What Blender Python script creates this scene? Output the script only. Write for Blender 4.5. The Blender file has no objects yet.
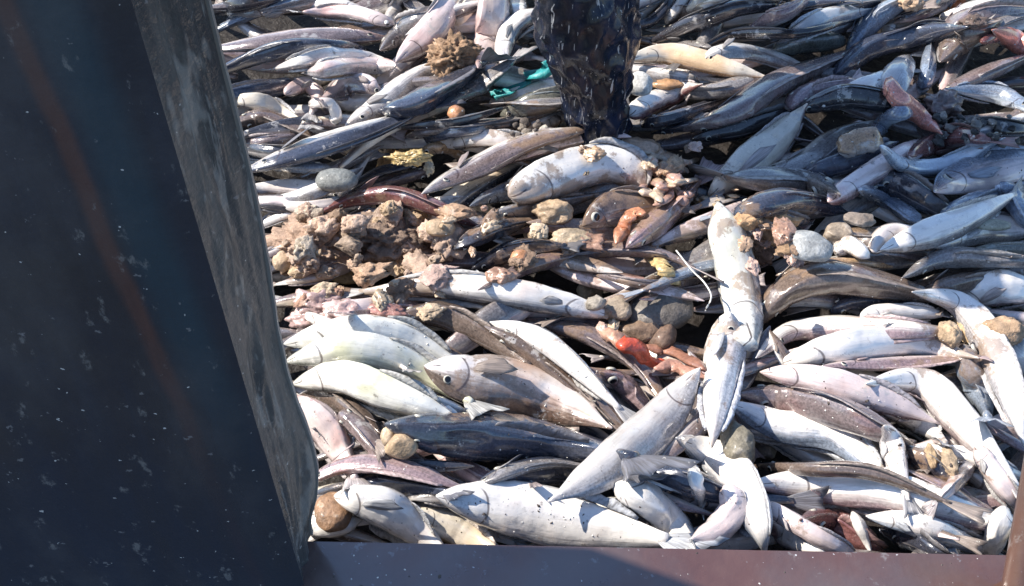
import bpy, bmesh, math, random
import numpy as np
from mathutils import Vector, Matrix, noise

random.seed(7)
R = math.radians
scene = bpy.context.scene
col = scene.collection

# ---------------------------------------------------------------- camera
W, H = 1024, 586
HFOV = R(44.0)
PITCH = R(47.0)
CAM = Vector((0.0, 0.0, 1.86))
ROLL = 0.0
cam_d = bpy.data.cameras.new('camera')
cam_d.sensor_width = 36.0
cam_d.lens = 18.0 / math.tan(HFOV / 2)
cam_d.clip_start = 0.05
cam_d.clip_end = 200
cam = bpy.data.objects.new('camera', cam_d)
col.objects.link(cam)
cam.location = CAM
cam.rotation_euler = (math.pi / 2 - PITCH, 0, 0)
scene.camera = cam

# ---------------------------------------------------------------- light
SUN_EL, SUN_AZ = R(43), R(-73)        # azimuth from +Y, negative = towards -X (the left)
to_sun = Vector((math.sin(SUN_AZ) * math.cos(SUN_EL), math.cos(SUN_AZ) * math.cos(SUN_EL), math.sin(SUN_EL)))
world = bpy.data.worlds.new('World')
scene.world = world
world.use_nodes = True
wn = world.node_tree.nodes
wl = world.node_tree.links
bg = wn['Background']
sky = wn.new('ShaderNodeTexSky')
sky.sky_type = 'NISHITA'
sky.sun_disc = False
sky.sun_elevation = SUN_EL
sky.sun_rotation = SUN_AZ
sky.ozone_density = 4.0
sky.dust_density = 0.4
wl.new(sky.outputs[0], bg.inputs[0])
bg.inputs[1].default_value = 0.135
sun_d = bpy.data.lights.new('sun', 'SUN')
sun_d.energy = 4.6
sun_d.angle = R(0.5)
sun_d.color = (1.0, 0.925, 0.82)
sun = bpy.data.objects.new('sun', sun_d)
col.objects.link(sun)
sun.location = to_sun * 12
sun.rotation_euler = to_sun.to_track_quat('Z', 'Y').to_euler()
scene.view_settings.view_transform = 'Standard'
scene.view_settings.look = 'None'
scene.view_settings.exposure = 0.92
scene.view_settings.gamma = 1.0

# ---------------------------------------------------------------- pixel of the photograph -> place in the hold
FPX = (W / 2) / math.tan(HFOV / 2)
FWD = Vector((0, math.cos(PITCH), -math.sin(PITCH)))
UPV = Vector((0, math.sin(PITCH), math.cos(PITCH)))
RGT = Vector((1, 0, 0))
def ray(px, py):
    return (FWD + RGT * ((px - W / 2) / FPX) - UPV * ((py - H / 2) / FPX)).normalized()
def at(px, py, z):
    d = ray(px, py)
    return CAM + d * ((z - CAM.z) / d.z)
def m_per_px(p):
    return (Vector(p) - CAM).dot(FWD) / FPX

# ---------------------------------------------------------------- materials
def new_mat(name):
    m = bpy.data.materials.new(name)
    m.use_nodes = True
    nt = m.node_tree
    return m, nt, nt.nodes, nt.links, nt.nodes['Principled BSDF']
def N(nt, typ, **kw):
    n = nt.nodes.new(typ)
    for k, v in kw.items():
        if k == 'op': n.operation = v
        elif k == 'ins':
            for i, x in v.items(): n.inputs[i].default_value = x
        else: setattr(n, k, v)
    return n
def mathn(nt, op, a, b=None, c=None, clamp=False):
    n = nt.nodes.new('ShaderNodeMath'); n.operation = op; n.use_clamp = clamp
    for i, x in enumerate((a, b, c)):
        if x is None: continue
        if isinstance(x, (int, float)): n.inputs[i].default_value = x
        else: nt.links.new(x, n.inputs[i])
    return n.outputs[0]
def mixc(nt, fac, a, b, blend='MIX'):
    n = nt.nodes.new('ShaderNodeMix'); n.data_type = 'RGBA'; n.blend_type = blend
    for i, x in ((0, fac), (6, a), (7, b)):
        if isinstance(x, (int, float)): n.inputs[i].default_value = x
        elif isinstance(x, tuple): n.inputs[i].default_value = (*x, 1) if len(x) == 3 else x
        else: nt.links.new(x, n.inputs[i])
    return n.outputs[2]
def maprange(nt, v, a, b, c=0.0, d=1.0, smooth=True):
    n = nt.nodes.new('ShaderNodeMapRange')
    n.interpolation_type = 'SMOOTHSTEP' if smooth else 'LINEAR'
    for i, x in enumerate((v, a, b, c, d)):
        if isinstance(x, (int, float)): n.inputs[i].default_value = x
        else: nt.links.new(x, n.inputs[i])
    return n.outputs[0]
def noisen(nt, vec, scale, detail=3.0, rough=0.55, w=None):
    n = nt.nodes.new('ShaderNodeTexNoise')
    if w is not None:
        n.noise_dimensions = '4D'
        nt.links.new(w, n.inputs['W'])
    n.inputs['Scale'].default_value = scale
    n.inputs['Detail'].default_value = detail
    n.inputs['Roughness'].default_value = rough
    if vec is not None: nt.links.new(vec, n.inputs['Vector'])
    return n.outputs[0]
def mapping(nt, vec, scale):
    n = nt.nodes.new('ShaderNodeMapping')
    nt.links.new(vec, n.inputs[0])
    n.inputs['Scale'].default_value = scale
    return n.outputs[0]
def bumpn(nt, h, strength, dist, prev=None):
    n = nt.nodes.new('ShaderNodeBump')
    n.inputs['Strength'].default_value = strength
    n.inputs['Distance'].default_value = dist
    nt.links.new(h, n.inputs['Height'])
    if prev is not None: nt.links.new(prev, n.inputs['Normal'])
    return n.outputs[0]

def fish_material(name, belly, stain):
    m, nt, ns, ln, bs = new_mat(name)
    oi = N(nt, 'ShaderNodeObjectInfo')
    uv = N(nt, 'ShaderNodeUVMap'); uv.uv_map = 'skin'
    tc = N(nt, 'ShaderNodeTexCoord')
    sep = N(nt, 'ShaderNodeSeparateXYZ'); ln.new(uv.outputs[0], sep.inputs[0])
    w = mathn(nt, 'MULTIPLY', oi.outputs['Random'], 60.0)
    streak = noisen(nt, mapping(nt, uv.outputs[0], (8, 22, 1)), 1.0, 4, 0.6, w)
    blot = noisen(nt, tc.outputs['Object'], 22, 4, 0.6, w)
    fine = noisen(nt, tc.outputs['Object'], 240, 2, 0.6, w)
    big = noisen(nt, tc.outputs['Object'], 7.5, 3, 0.55, w)
    v = mathn(nt, 'ADD', sep.outputs[1], mathn(nt, 'MULTIPLY', mathn(nt, 'SUBTRACT', streak, 0.5), 0.34))
    v = mathn(nt, 'ADD', v, mathn(nt, 'MULTIPLY', mathn(nt, 'SUBTRACT', blot, 0.5), 0.26))
    lo = mathn(nt, 'SUBTRACT', oi.outputs['Alpha'], 0.13)
    hi = mathn(nt, 'ADD', oi.outputs['Alpha'], 0.16)
    fac = maprange(nt, v, lo, hi)
    dark = mathn(nt, 'MULTIPLY_ADD', streak, 1.1, 0.42)
    spk = maprange(nt, fine, 0.35, 0.62, 0.72, 1.18)
    dk = mathn(nt, 'MULTIPLY', dark, spk)
    back = N(nt, 'ShaderNodeVectorMath', op='SCALE')
    ln.new(oi.outputs['Color'], back.inputs[0]); ln.new(dk, back.inputs['Scale'])
    be = mathn(nt, 'MULTIPLY', maprange(nt, streak, 0.22, 0.5, 0.82, 1.0), maprange(nt, blot, 0.28, 0.5, 0.84, 1.0))
    bell = N(nt, 'ShaderNodeVectorMath', op='SCALE')
    bell.inputs[0].default_value = belly; ln.new(be, bell.inputs['Scale'])
    c = mixc(nt, fac, back.outputs[0], bell.outputs[0])
    st = mathn(nt, 'MULTIPLY', maprange(nt, big, 0.50, 0.66), 0.75)
    c = mixc(nt, st, c, stain, 'MULTIPLY')
    # dried slime: whitish film in patches
    crust = noisen(nt, tc.outputs['Object'], 75, 6, 0.72, w)
    film = mathn(nt, 'MULTIPLY', maprange(nt, mathn(nt, 'ADD', mathn(nt, 'MULTIPLY', blot, 0.55), mathn(nt, 'MULTIPLY', crust, 0.45)), 0.575, 0.61), 0.6)
    c = mixc(nt, film, c, (0.50, 0.48, 0.46))
    # grime and clotted blood specks
    gr = mathn(nt, 'MULTIPLY', maprange(nt, noisen(nt, tc.outputs['Object'], 60, 5, 0.7, w), 0.60, 0.68), 0.6)
    c = mixc(nt, gr, c, (0.10, 0.075, 0.065))
    # mud smeared over the catch, thickest round the debris
    geo = N(nt, 'ShaderNodeNewGeometry')
    mk = None
    for (mx, my, mr) in ((350, 250, .30), (655, 185, .26), (645, 315, .22), (555, 222, .24), (780, 240, .20), (960, 335, .14), (935, 460, .12), (540, 128, .16), (500, 392, .14)):
        dn = N(nt, 'ShaderNodeVectorMath', op='DISTANCE'); ln.new(geo.outputs['Position'], dn.inputs[0]); dn.inputs[1].default_value = at(mx, my, .16)
        k = maprange(nt, dn.outputs['Value'], mr * .35, mr, 0.20, 0.0)
        mk = k if mk is None else mathn(nt, 'MAXIMUM', mk, k)
    mn = noisen(nt, geo.outputs['Position'], 17, 6, 0.68)
    mud = mathn(nt, 'MULTIPLY', maprange(nt, mathn(nt, 'ADD', mn, mk), 0.64, 0.72), 0.72)
    c = mixc(nt, mud, c, mixc(nt, fine, (0.16, 0.10, 0.065), (0.36, 0.25, 0.17)))
    # gill-cover edge, mouth slit, lateral line
    vv = mathn(nt, 'SUBTRACT', sep.outputs[1], 0.52)
    arc = mathn(nt, 'SUBTRACT', mathn(nt, 'SUBTRACT', sep.outputs[0], 0.215), mathn(nt, 'MULTIPLY', mathn(nt, 'MULTIPLY', vv, vv), -0.42))
    gill = mathn(nt, 'MULTIPLY', maprange(nt, mathn(nt, 'ABSOLUTE', arc), 0.002, 0.008, 1.0, 0.0), maprange(nt, mathn(nt, 'ABSOLUTE', vv), 0.26, 0.36, 0.75, 0.0))
    mou = mathn(nt, 'MULTIPLY', maprange(nt, mathn(nt, 'ABSOLUTE', mathn(nt, 'SUBTRACT', sep.outputs[1], mathn(nt, 'MULTIPLY_ADD', sep.outputs[0], 1.2, 0.52))), 0.012, 0.03, 0.85, 0.0), maprange(nt, sep.outputs[0], 0.075, 0.09, 1.0, 0.0))
    lat_ = mathn(nt, 'MULTIPLY', maprange(nt, mathn(nt, 'ABSOLUTE', mathn(nt, 'SUBTRACT', sep.outputs[1], 0.40)), 0.006, 0.018, 0.4, 0.0), maprange(nt, sep.outputs[0], 0.2, 0.26, 0.0, 1.0))
    c = mixc(nt, lat_, c, (0.30, 0.27, 0.26))
    c = mixc(nt, mathn(nt, 'MAXIMUM', gill, mou), c, (0.055, 0.032, 0.030))
    ln.new(c, bs.inputs['Base Color'])
    ln.new(maprange(nt, blot, 0.3, 0.72, 0.11, 0.36), bs.inputs['Roughness'])
    bs.inputs['Coat Weight'].default_value = 0.9
    bs.inputs['Coat Roughness'].default_value = 0.07
    ln.new(maprange(nt, fac, 0.0, 1.0, 0.05, 0.08), bs.inputs['Metallic'])
    b = bumpn(nt, big, 0.5, 0.02)
    b = bumpn(nt, streak, 0.16, 0.004, b)
    b = bumpn(nt, blot, 0.28, 0.007, b)
    b = bumpn(nt, fine, 0.14, 0.001, b)
    ln.new(b, bs.inputs['Normal'])
    return m
FISH = {
    'W': fish_material('skin_white_belly', (0.83, 0.79, 0.74), (0.84, 0.74, 0.70)),
    'C': fish_material('skin_cream_belly', (0.74, 0.66, 0.54), (0.85, 0.62, 0.42)),
    'P': fish_material('skin_pink_belly', (0.72, 0.60, 0.57), (0.90, 0.62, 0.58)),
    'B': fish_material('skin_bluish_belly', (0.56, 0.63, 0.70), (0.80, 0.85, 0.95)),
    'G': fish_material('skin_grey_belly', (0.50, 0.475, 0.455), (0.80, 0.72, 0.66)),
    'E': fish_material('skin_greenish_belly', (0.80, 0.79, 0.73), (0.62, 0.63, 0.42)),
    'T': fish_material('skin_stained_belly', (0.72, 0.66, 0.63), (0.74, 0.50, 0.34)),
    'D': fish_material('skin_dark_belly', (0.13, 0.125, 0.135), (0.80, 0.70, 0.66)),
}
def fin_material(name, k, add):
    m, nt, ns, ln, bs = new_mat(name)
    oi = N(nt, 'ShaderNodeObjectInfo')
    uv = N(nt, 'ShaderNodeUVMap'); uv.uv_map = 'skin'
    n = noisen(nt, mapping(nt, uv.outputs[0], (1.5, 18, 1)), 1.0, 2, 0.5)
    s = N(nt, 'ShaderNodeVectorMath', op='SCALE')
    ln.new(oi.outputs['Color'], s.inputs[0]); ln.new(maprange(nt, n, 0.3, 0.65, 0.5 * k, 1.5 * k), s.inputs['Scale'])
    a = N(nt, 'ShaderNodeVectorMath', op='ADD'); ln.new(s.outputs[0], a.inputs[0]); a.inputs[1].default_value = add
    ln.new(a.outputs[0], bs.inputs['Base Color'])
    bs.inputs['Roughness'].default_value = 0.42
    ln.new(bumpn(nt, n, 0.8, 0.002), bs.inputs['Normal'])
    return m
FIN = fin_material('fin_membrane', 0.8, (0.07, 0.062, 0.055))

def plain(name, c, rough=0.5, spec=0.5, bump=None, var=0.25, scale=30, coat=0.0):
    m, nt, ns, ln, bs = new_mat(name)
    tc = N(nt, 'ShaderNodeTexCoord')
    n = noisen(nt, tc.outputs['Object'], scale, 4, 0.6)
    f = maprange(nt, n, 0.3, 0.7, 1 - var, 1 + var)
    s = N(nt, 'ShaderNodeVectorMath', op='SCALE'); s.inputs[0].default_value = c
    ln.new(f, s.inputs['Scale']); ln.new(s.outputs[0], bs.inputs['Base Color'])
    bs.inputs['Roughness'].default_value = rough
    bs.inputs['Specular IOR Level'].default_value = spec
    bs.inputs['Coat Weight'].default_value = coat
    if bump: ln.new(bumpn(nt, n, bump[0], bump[1]), bs.inputs['Normal'])
    return m
EYE_RING = plain('eye_iris', (0.46, 0.44, 0.38), 0.2)
EYE_PUPIL = plain('eye_pupil', (0.012, 0.012, 0.015), 0.08)

def rock_material(name, rough, pit, wet):
    m, nt, ns, ln, bs = new_mat(name)
    oi = N(nt, 'ShaderNodeObjectInfo')
    tc = N(nt, 'ShaderNodeTexCoord')
    w = mathn(nt, 'MULTIPLY', oi.outputs['Random'], 40.0)
    a = noisen(nt, tc.outputs['Object'], 38, 5, 0.65, w)
    b = noisen(nt, tc.outputs['Object'], 190, 3, 0.6, w)
    k = mathn(nt, 'MULTIPLY', maprange(nt, a, 0.3, 0.7, 0.62, 1.28), maprange(nt, b, 0.3, 0.65, 0.75, 1.12))
    s = N(nt, 'ShaderNodeVectorMath', op='SCALE')
    ln.new(oi.outputs['Color'], s.inputs[0]); ln.new(k, s.inputs['Scale'])
    c = mixc(nt, mathn(nt, 'MULTIPLY', maprange(nt, a, 0.58, 0.7), 0.4), s.outputs[0], (0.60, 0.54, 0.46))
    ln.new(c, bs.inputs['Base Color'])
    bs.inputs['Roughness'].default_value = rough
    bs.inputs['Coat Weight'].default_value = wet
    bs.inputs['Coat Roughness'].default_value = 0.2
    x = bumpn(nt, a, 0.6, 0.008)
    x = bumpn(nt, b, 0.5 * pit, 0.003, x)
    ln.new(x, bs.inputs['Normal'])
    return m
ROCK = rock_material('stone', 0.62, 1.0, 0.1)
SPONGE = rock_material('sponge', 0.85, 2.0, 0.0)
FLESH = rock_material('wet_flesh', 0.34, 0.5, 0.4)

# ---------------------------------------------------------------- tagging
def tag(o, label=None, cat=None, group=None, kind=None):
    if label: o['label'] = label
    if cat: o['category'] = cat
    if group: o['group'] = group
    if kind: o['kind'] = kind
    return o
def link(name, me, mat=None, parent=None, loc=None):
    o = bpy.data.objects.new(name, me)
    col.objects.link(o)
    if mat is not None: me.materials.append(mat)
    if parent is not None: o.parent = parent
    if loc is not None: o.location = loc
    return o
def mesh_from(name, vs, fs, smooth=True, uvs=None):
    me = bpy.data.meshes.new(name)
    me.from_pydata([tuple(v) for v in vs], [], fs)
    if smooth: me.polygons.foreach_set('use_smooth', [True] * len(me.polygons))
    if uvs is not None:
        l = me.uv_layers.new(name='skin')
        idx = np.empty(len(me.loops), dtype=np.int32); me.loops.foreach_get('vertex_index', idx)
        l.data.foreach_set('uv', np.asarray(uvs, dtype=np.float32)[idx].ravel())
    me.update()
    return me
# ---------------------------------------------------------------- the setting: hold floor, ledge, casing, post
LEDGE_Z = 0.215
def prism_mesh(name, pts, z0, z1, bev=0.0):
    bm = bmesh.new()
    lo = [bm.verts.new((p[0], p[1], z0)) for p in pts]
    hi = [bm.verts.new((p[0], p[1], z1)) for p in pts]
    n = len(pts)
    bm.faces.new(lo[::-1]); bm.faces.new(hi)
    for i in range(n): bm.faces.new((lo[i], lo[(i + 1) % n], hi[(i + 1) % n], hi[i]))
    bmesh.ops.recalc_face_normals(bm, faces=bm.faces)
    if bev: bmesh.ops.bevel(bm, geom=bm.edges[:], offset=bev, segments=2, affect='EDGES')
    me = bpy.data.meshes.new(name); bm.to_mesh(me); bm.free()
    return me

m_floor = plain('wet_hold_floor', (0.022, 0.018, 0.016), 0.6, 0.3, bump=(0.8, 0.012), scale=40)
me = prism_mesh('hold_floor', [(-4, -2), (4, -2), (4, 6), (-4, 6)], -0.10, -0.004)
tag(link('hold_floor', me, m_floor), kind='structure')

def painted_steel(name, base, rust, blue, rust_x=None, coat=0.0, scratch=0.0):
    m, nt, ns, ln, bs = new_mat(name)
    tc = N(nt, 'ShaderNodeTexCoord')
    co = tc.outputs['Object']
    a = noisen(nt, co, 3.2, 5, 0.6)
    b = noisen(nt, mapping(nt, co, (9, 9, 1.3)), 1.0, 5, 0.65)
    f = noisen(nt, co, 46, 4, 0.62)
    g = noisen(nt, co, 300, 2, 0.6)
    c = mixc(nt, maprange(nt, b, 0.35, 0.65), base, blue)
    c = mixc(nt, mathn(nt, 'MULTIPLY', maprange(nt, a, 0.45, 0.7), 0.55), c, rust)
    if rust_x is not None:
        sp = N(nt, 'ShaderNodeSeparateXYZ'); ln.new(co, sp.inputs[0])
        x = mathn(nt, 'ADD', mathn(nt, 'ADD', sp.outputs[0], mathn(nt, 'MULTIPLY', sp.outputs[2], -LEAN + 0.045)), mathn(nt, 'MULTIPLY', mathn(nt, 'SUBTRACT', a, 0.5), 0.03))
        for x0, wd, cc, k in rust_x:
            d = mathn(nt, 'ABSOLUTE', mathn(nt, 'SUBTRACT', x, x0))
            z = mathn(nt, 'MULTIPLY', maprange(nt, d, wd * 0.25, wd, 1.0, 0.0), k)
            z = mathn(nt, 'MULTIPLY', z, maprange(nt, b, 0.28, 0.5, 0.35, 1.0))
            z = mathn(nt, 'MULTIPLY', z, maprange(nt, sp.outputs[2], 0.22, 0.62, 0.12, 1.0))
            c = mixc(nt, z, c, cc)
    # dull hazy salt film and scuffs
    hz = noisen(nt, mapping(nt, co, (4, 4, 2.2)), 1.0, 6, 0.62)
    c = mixc(nt, mathn(nt, 'MULTIPLY', maprange(nt, hz, 0.42, 0.68), 0.4), c, (0.095, 0.095, 0.10))
    sf = noisen(nt, mapping(nt, co, (26, 26, 14)), 1.0, 6, 0.7)
    c = mixc(nt, mathn(nt, 'MULTIPLY', maprange(nt, sf, 0.60, 0.68), 0.45), c, (0.26, 0.255, 0.25))
    # scratches and dried salt / scale specks
    sc = maprange(nt, f, 0.665, 0.70)
    c = mixc(nt, mathn(nt, 'MULTIPLY', sc, 0.55), c, (0.22, 0.22, 0.23))
    sp2 = maprange(nt, noisen(nt, co, 95, 2, 0.5), 0.735, 0.76)
    c = mixc(nt, mathn(nt, 'MULTIPLY', sp2, 0.8), c, (0.55, 0.55, 0.55))
    if scratch:
        for ms, th in (((70, 70, 6), .60), ((18, 18, 60), .64), ((30, 30, 9), .58), ((12, 12, 4), .55)):
            s1 = noisen(nt, mapping(nt, co, ms), 1.0, 4, 0.7)
            c = mixc(nt, mathn(nt, 'MULTIPLY', maprange(nt, s1, th, th + .07), scratch), c, (0.30, 0.30, 0.29))
    if coat:
        bs.inputs['Coat Weight'].default_value = coat; bs.inputs['Coat IOR'].default_value = 2.1; bs.inputs['Coat Roughness'].default_value = 0.12
    ln.new(c, bs.inputs['Base Color'])
    ln.new(maprange(nt, b, 0.3, 0.7, 0.22, 0.5), bs.inputs['Roughness'])
    x = bumpn(nt, a, 0.4, 0.02)
    x = bumpn(nt, f, 0.25 if not scratch else 0.4, 0.004 if not scratch else 0.008, x)
    if scratch: x = bumpn(nt, s1, 0.35, 0.01, x)
    x = bumpn(nt, g, 0.15, 0.001, x)
    ln.new(x, bs.inputs['Normal'])
    return m

# ledge: flat painted coaming plate whose far edge runs from (322,540) to (1000,554)
e0 = at(322, 540.5, LEDGE_Z); e1 = at(1000, 554, LEDGE_Z)
ed = (e1 - e0).normalized(); en = Vector((ed.y, -ed.x, 0))          # towards the camera
m_ledge = painted_steel('ledge_paint', (0.098, 0.045, 0.033), (0.085, 0.040, 0.030), (0.106, 0.050, 0.037), None, 0.6)
ledge = bpy.data.objects.new('steel_ledge', None); col.objects.link(ledge); ledge.location = e0
A = e0 - ed * 0.01; B = e1 + ed * 1.2
Lx = lambda t, d: tuple((e0 + ed * t + en * d - e0).to_2d())
me = prism_mesh('plate', [Lx(-1.6, 0), Lx(2.4, 0), Lx(2.4, 0.34), Lx(-1.6, 0.34)], -0.014, 0.0, 0.003)
link('top_plate', me, m_ledge, ledge)
me = prism_mesh('coaming', [Lx(-1.6, 0.12), Lx(2.4, 0.12), Lx(2.4, 0.135), Lx(-1.6, 0.135)], -0.225, -0.0145)
link('coaming_web', me, m_ledge, ledge)
tag(ledge, 'flat red-brown painted steel ledge along the bottom edge, left end in shadow', 'ledge')

# casing: tall dark steel housing standing on the ledge, dented right side
c_near = at(303, 592, LEDGE_Z); c_far = at(315, 536, LEDGE_Z)
casing = bpy.data.objects.new('steel_casing', None); col.objects.link(casing)
casing.location = (c_near.x, c_near.y, LEDGE_Z)
CH = 1.22
# the front corner leans left as it rises: it leaves the frame at (126, 0)
_r = ray(126, 0); _t = (c_near.y - CAM.y) / _r.y; _q = CAM + _r * _t
LEAN = (_q.x - c_near.x) / (_q.z - LEDGE_Z)
m_case = painted_steel('casing_navy_paint', (0.030, 0.031, 0.038), (0.034, 0.031, 0.030), (0.023, 0.028, 0.043),
                       [(-0.062, 0.016, (0.10, 0.050, 0.040), 0.7), (-0.018, 0.040, (0.026, 0.048, 0.066), 0.85), (-0.30, 0.03, (0.06, 0.05, 0.04), 0.4)])
def grid_panel(name, fn, nu, nv, thick):
    vs, fs = [], []
    for j in range(nv + 1):
        for i in range(nu + 1): vs.append(fn(i / nu, j / nv))
    for j in range(nv):
        for i in range(nu):
            a = j * (nu + 1) + i
            fs.append((a, a + 1, a + nu + 2, a + nu + 1))
    me = mesh_from(name, vs, fs)
    return me
def front_fn(u, v):
    x = -1.35 * (1 - u); z = CH * v
    y = 0.012 * noise.noise(Vector((x * 2.1, z * 1.7, 1.3))) * min(1, (1 - u) * 8)
    # rounded vertical corner
    k = max(0, 1 + x / 0.03) if x > -0.03 else 0
    return (x + LEAN * z, y + 0.012 * k * k, z)
me = grid_panel('front_panel', front_fn, 90, 60, 0.01)
link('front_panel', me, m_case, casing)
m_side = painted_steel('casing_worn_grey', (0.040, 0.042, 0.045), (0.026, 0.027, 0.029), (0.10, 0.10, 0.097), None, 0.0, .42)
dx, dy = c_far.x - c_near.x, c_far.y - c_near.y
def side_fn(u, v):
    z = CH * v
    bulge = 0.020 * math.exp(-((v - 0.16) / 0.12) ** 2) - 0.012 * math.exp(-((v - 0.02) / 0.05) ** 2)
    bulge += 0.010 * math.exp(-((v - 0.55) / 0.18) ** 2)
    n = noise.noise(Vector((u * 2.5, z * 5, 4.1))) * 0.006 + noise.noise(Vector((u * 4, z * 7, 9.1))) * 0.004 - abs(noise.noise(Vector((u * 2.2 + z * 3, z * 3.1 - u * 2, 2.1)))) * 0.009 - abs(noise.noise(Vector((u * 5 - z * 6, z * 8, 7.7)))) * 0.007
    env = math.sin(math.pi * min(1, max(0, u))) ** 0.6
    x = LEAN * z * (1 - u) + dx * u + bulge * u + n * env
    y = 0.012 + (dy - 0.012) * u
    return (x, y, z)
me = grid_panel('side_panel', side_fn, 40, 260, 0.01)
link('side_panel', me, m_side, casing)
def back_fn(u, v):
    p = side_fn(1, v); return (p[0] + (-1.35 - p[0]) * u, p[1] + (0.0) * u, p[2])
link('back_panel', grid_panel('back_panel', back_fn, 20, 60, 0.01), m_side, casing)
me = prism_mesh('cap', [(-1.36, -0.01), (LEAN * CH + 0.006, -0.01), (dx + 0.012, dy + 0.008), (-1.36, dy + 0.008)], CH - 0.002, CH + 0.02, 0.003)
link('top_plate', me, m_side, casing)
# unseen plate added behind the casing top, shaped to shade the ledge's left end
zh = CH + 0.021
sh = to_sun * (zh / to_sun.z)
shade_shape = [at(300, 524, LEDGE_Z), at(440, 540, LEDGE_Z), at(588, 547, LEDGE_Z), at(760, 610, LEDGE_Z)]
hp = [((p.x + sh.x) - c_near.x, (p.y + sh.y) - c_near.y) for p in shade_shape]
me = prism_mesh('shade_shape', [(-1.34, 0.02), (-0.2, 0.02)] + hp[::-1], zh, zh + 0.012)
link('shade_plate', me, m_side, casing)
# thin bent edge strip down the far corner
vs, fs = [], []
for j in range(121):
    p = Vector(side_fn(1, j / 120)); wob = 0.0015 * noise.noise(Vector((p.z * 20, 0, 2)))
    for (ox, oy) in ((-0.004, 0.002), (0.0035 + wob, 0.001), (0.0035 + wob, 0.009), (-0.004, 0.009)):
        vs.append((p.x + ox, p.y + oy, p.z))
for j in range(120):
    for k in range(4): fs.append((j * 4 + k, j * 4 + (k + 1) % 4, j * 4 + 4 + (k + 1) % 4, j * 4 + 4 + k))
m_edge = painted_steel('casing_bare_edge', (0.16, 0.16, 0.155), (0.10, 0.09, 0.08), (0.22, 0.22, 0.215))
link('edge_strip', mesh_from('edge_strip', vs, fs, False), m_edge, casing)
tag(casing, 'tall dark navy steel casing with dented grey side, filling the left of the picture', 'steel casing')

# brown post rising beside the ledge at the lower right corner
pb = at(1016, 612, LEDGE_Z)
post = bpy.data.objects.new('steel_post', None); col.objects.link(post); post.location = pb
m_post = painted_steel('post_brown_paint', (0.11, 0.056, 0.040), (0.15, 0.085, 0.06), (0.085, 0.044, 0.032))
def tube(pts, rs, n=16, cap=True, sq=1.0):
    vs, fs = [], []
    m = len(pts)
    for i, (p, r) in enumerate(zip(pts, rs)):
        p = Vector(p)
        t = (Vector(pts[min(i + 1, m - 1)]) - Vector(pts[max(i - 1, 0)])).normalized()
        a = t.cross(Vector((0, 1, 0.02)) if abs(t.y) < 0.9 else Vector((1, 0, 0))).normalized(); b = t.cross(a)
        for k in range(n):
            th = 2 * math.pi * k / n
            vs.append(p + a * (r * math.cos(th)) + b * (r * sq * math.sin(th)))
    for i in range(m - 1):
        for k in range(n):
            fs.append((i * n + k, i * n + (k + 1) % n, (i + 1) * n + (k + 1) % n, (i + 1) * n + k))
    if cap:
        fs.append(tuple(range(n))[::-1]); fs.append(tuple((m - 1) * n + k for k in range(n)))
    return vs, fs
top = at(1040, 480, LEDGE_Z + 0.16) - pb
P0 = Vector((0.0, 0, 0))
dirp = top.normalized()
pts = [P0 + dirp * (0.05 * i - 0.0) for i in range(14)]
vs, fs = tube(pts, [0.026] * 14, 12)
link('shaft', mesh_from('shaft', vs, fs), m_post, post)
vs, fs = tube([(0, 0, -0.001), (0, 0, 0.012)], [0.045, 0.045], 20)
link('foot_plate', mesh_from('foot_plate', vs, fs, False), m_post, post)
tag(post, 'brown painted steel post leaning at the lower right corner', 'post')
# ---------------------------------------------------------------- heap: a height field that each thing is laid on
GX0, GY0, GRES = -2.2, 0.3, 0.008
GNX, GNY = int(4.4 / GRES), int(4.2 / GRES)
HF = np.zeros((GNY, GNX), dtype=np.float32)
def h_at(x, y):
    i = int((x - GX0) / GRES); j = int((y - GY0) / GRES)
    if 0 <= i < GNX and 0 <= j < GNY: return float(HF[j, i])
    return 0.0
def stamp(x, y, r, z, k=0.85):
    i0 = int((x - r - GX0) / GRES); i1 = int((x + r - GX0) / GRES) + 1
    j0 = int((y - r - GY0) / GRES); j1 = int((y + r - GY0) / GRES) + 1
    i0, j0, i1, j1 = max(i0, 0), max(j0, 0), min(i1, GNX), min(j1, GNY)
    if i0 >= i1 or j0 >= j1: return
    xs = GX0 + np.arange(i0, i1) * GRES - x; ys = GY0 + np.arange(j0, j1) * GRES - y
    d2 = xs[None, :] ** 2 + ys[:, None] ** 2
    t = np.where(d2 < r * r, z + k * np.sqrt(np.maximum(r * r - d2, 0)), -9)
    HF[j0:j1, i0:i1] = np.maximum(HF[j0:j1, i0:i1], t)

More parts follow.
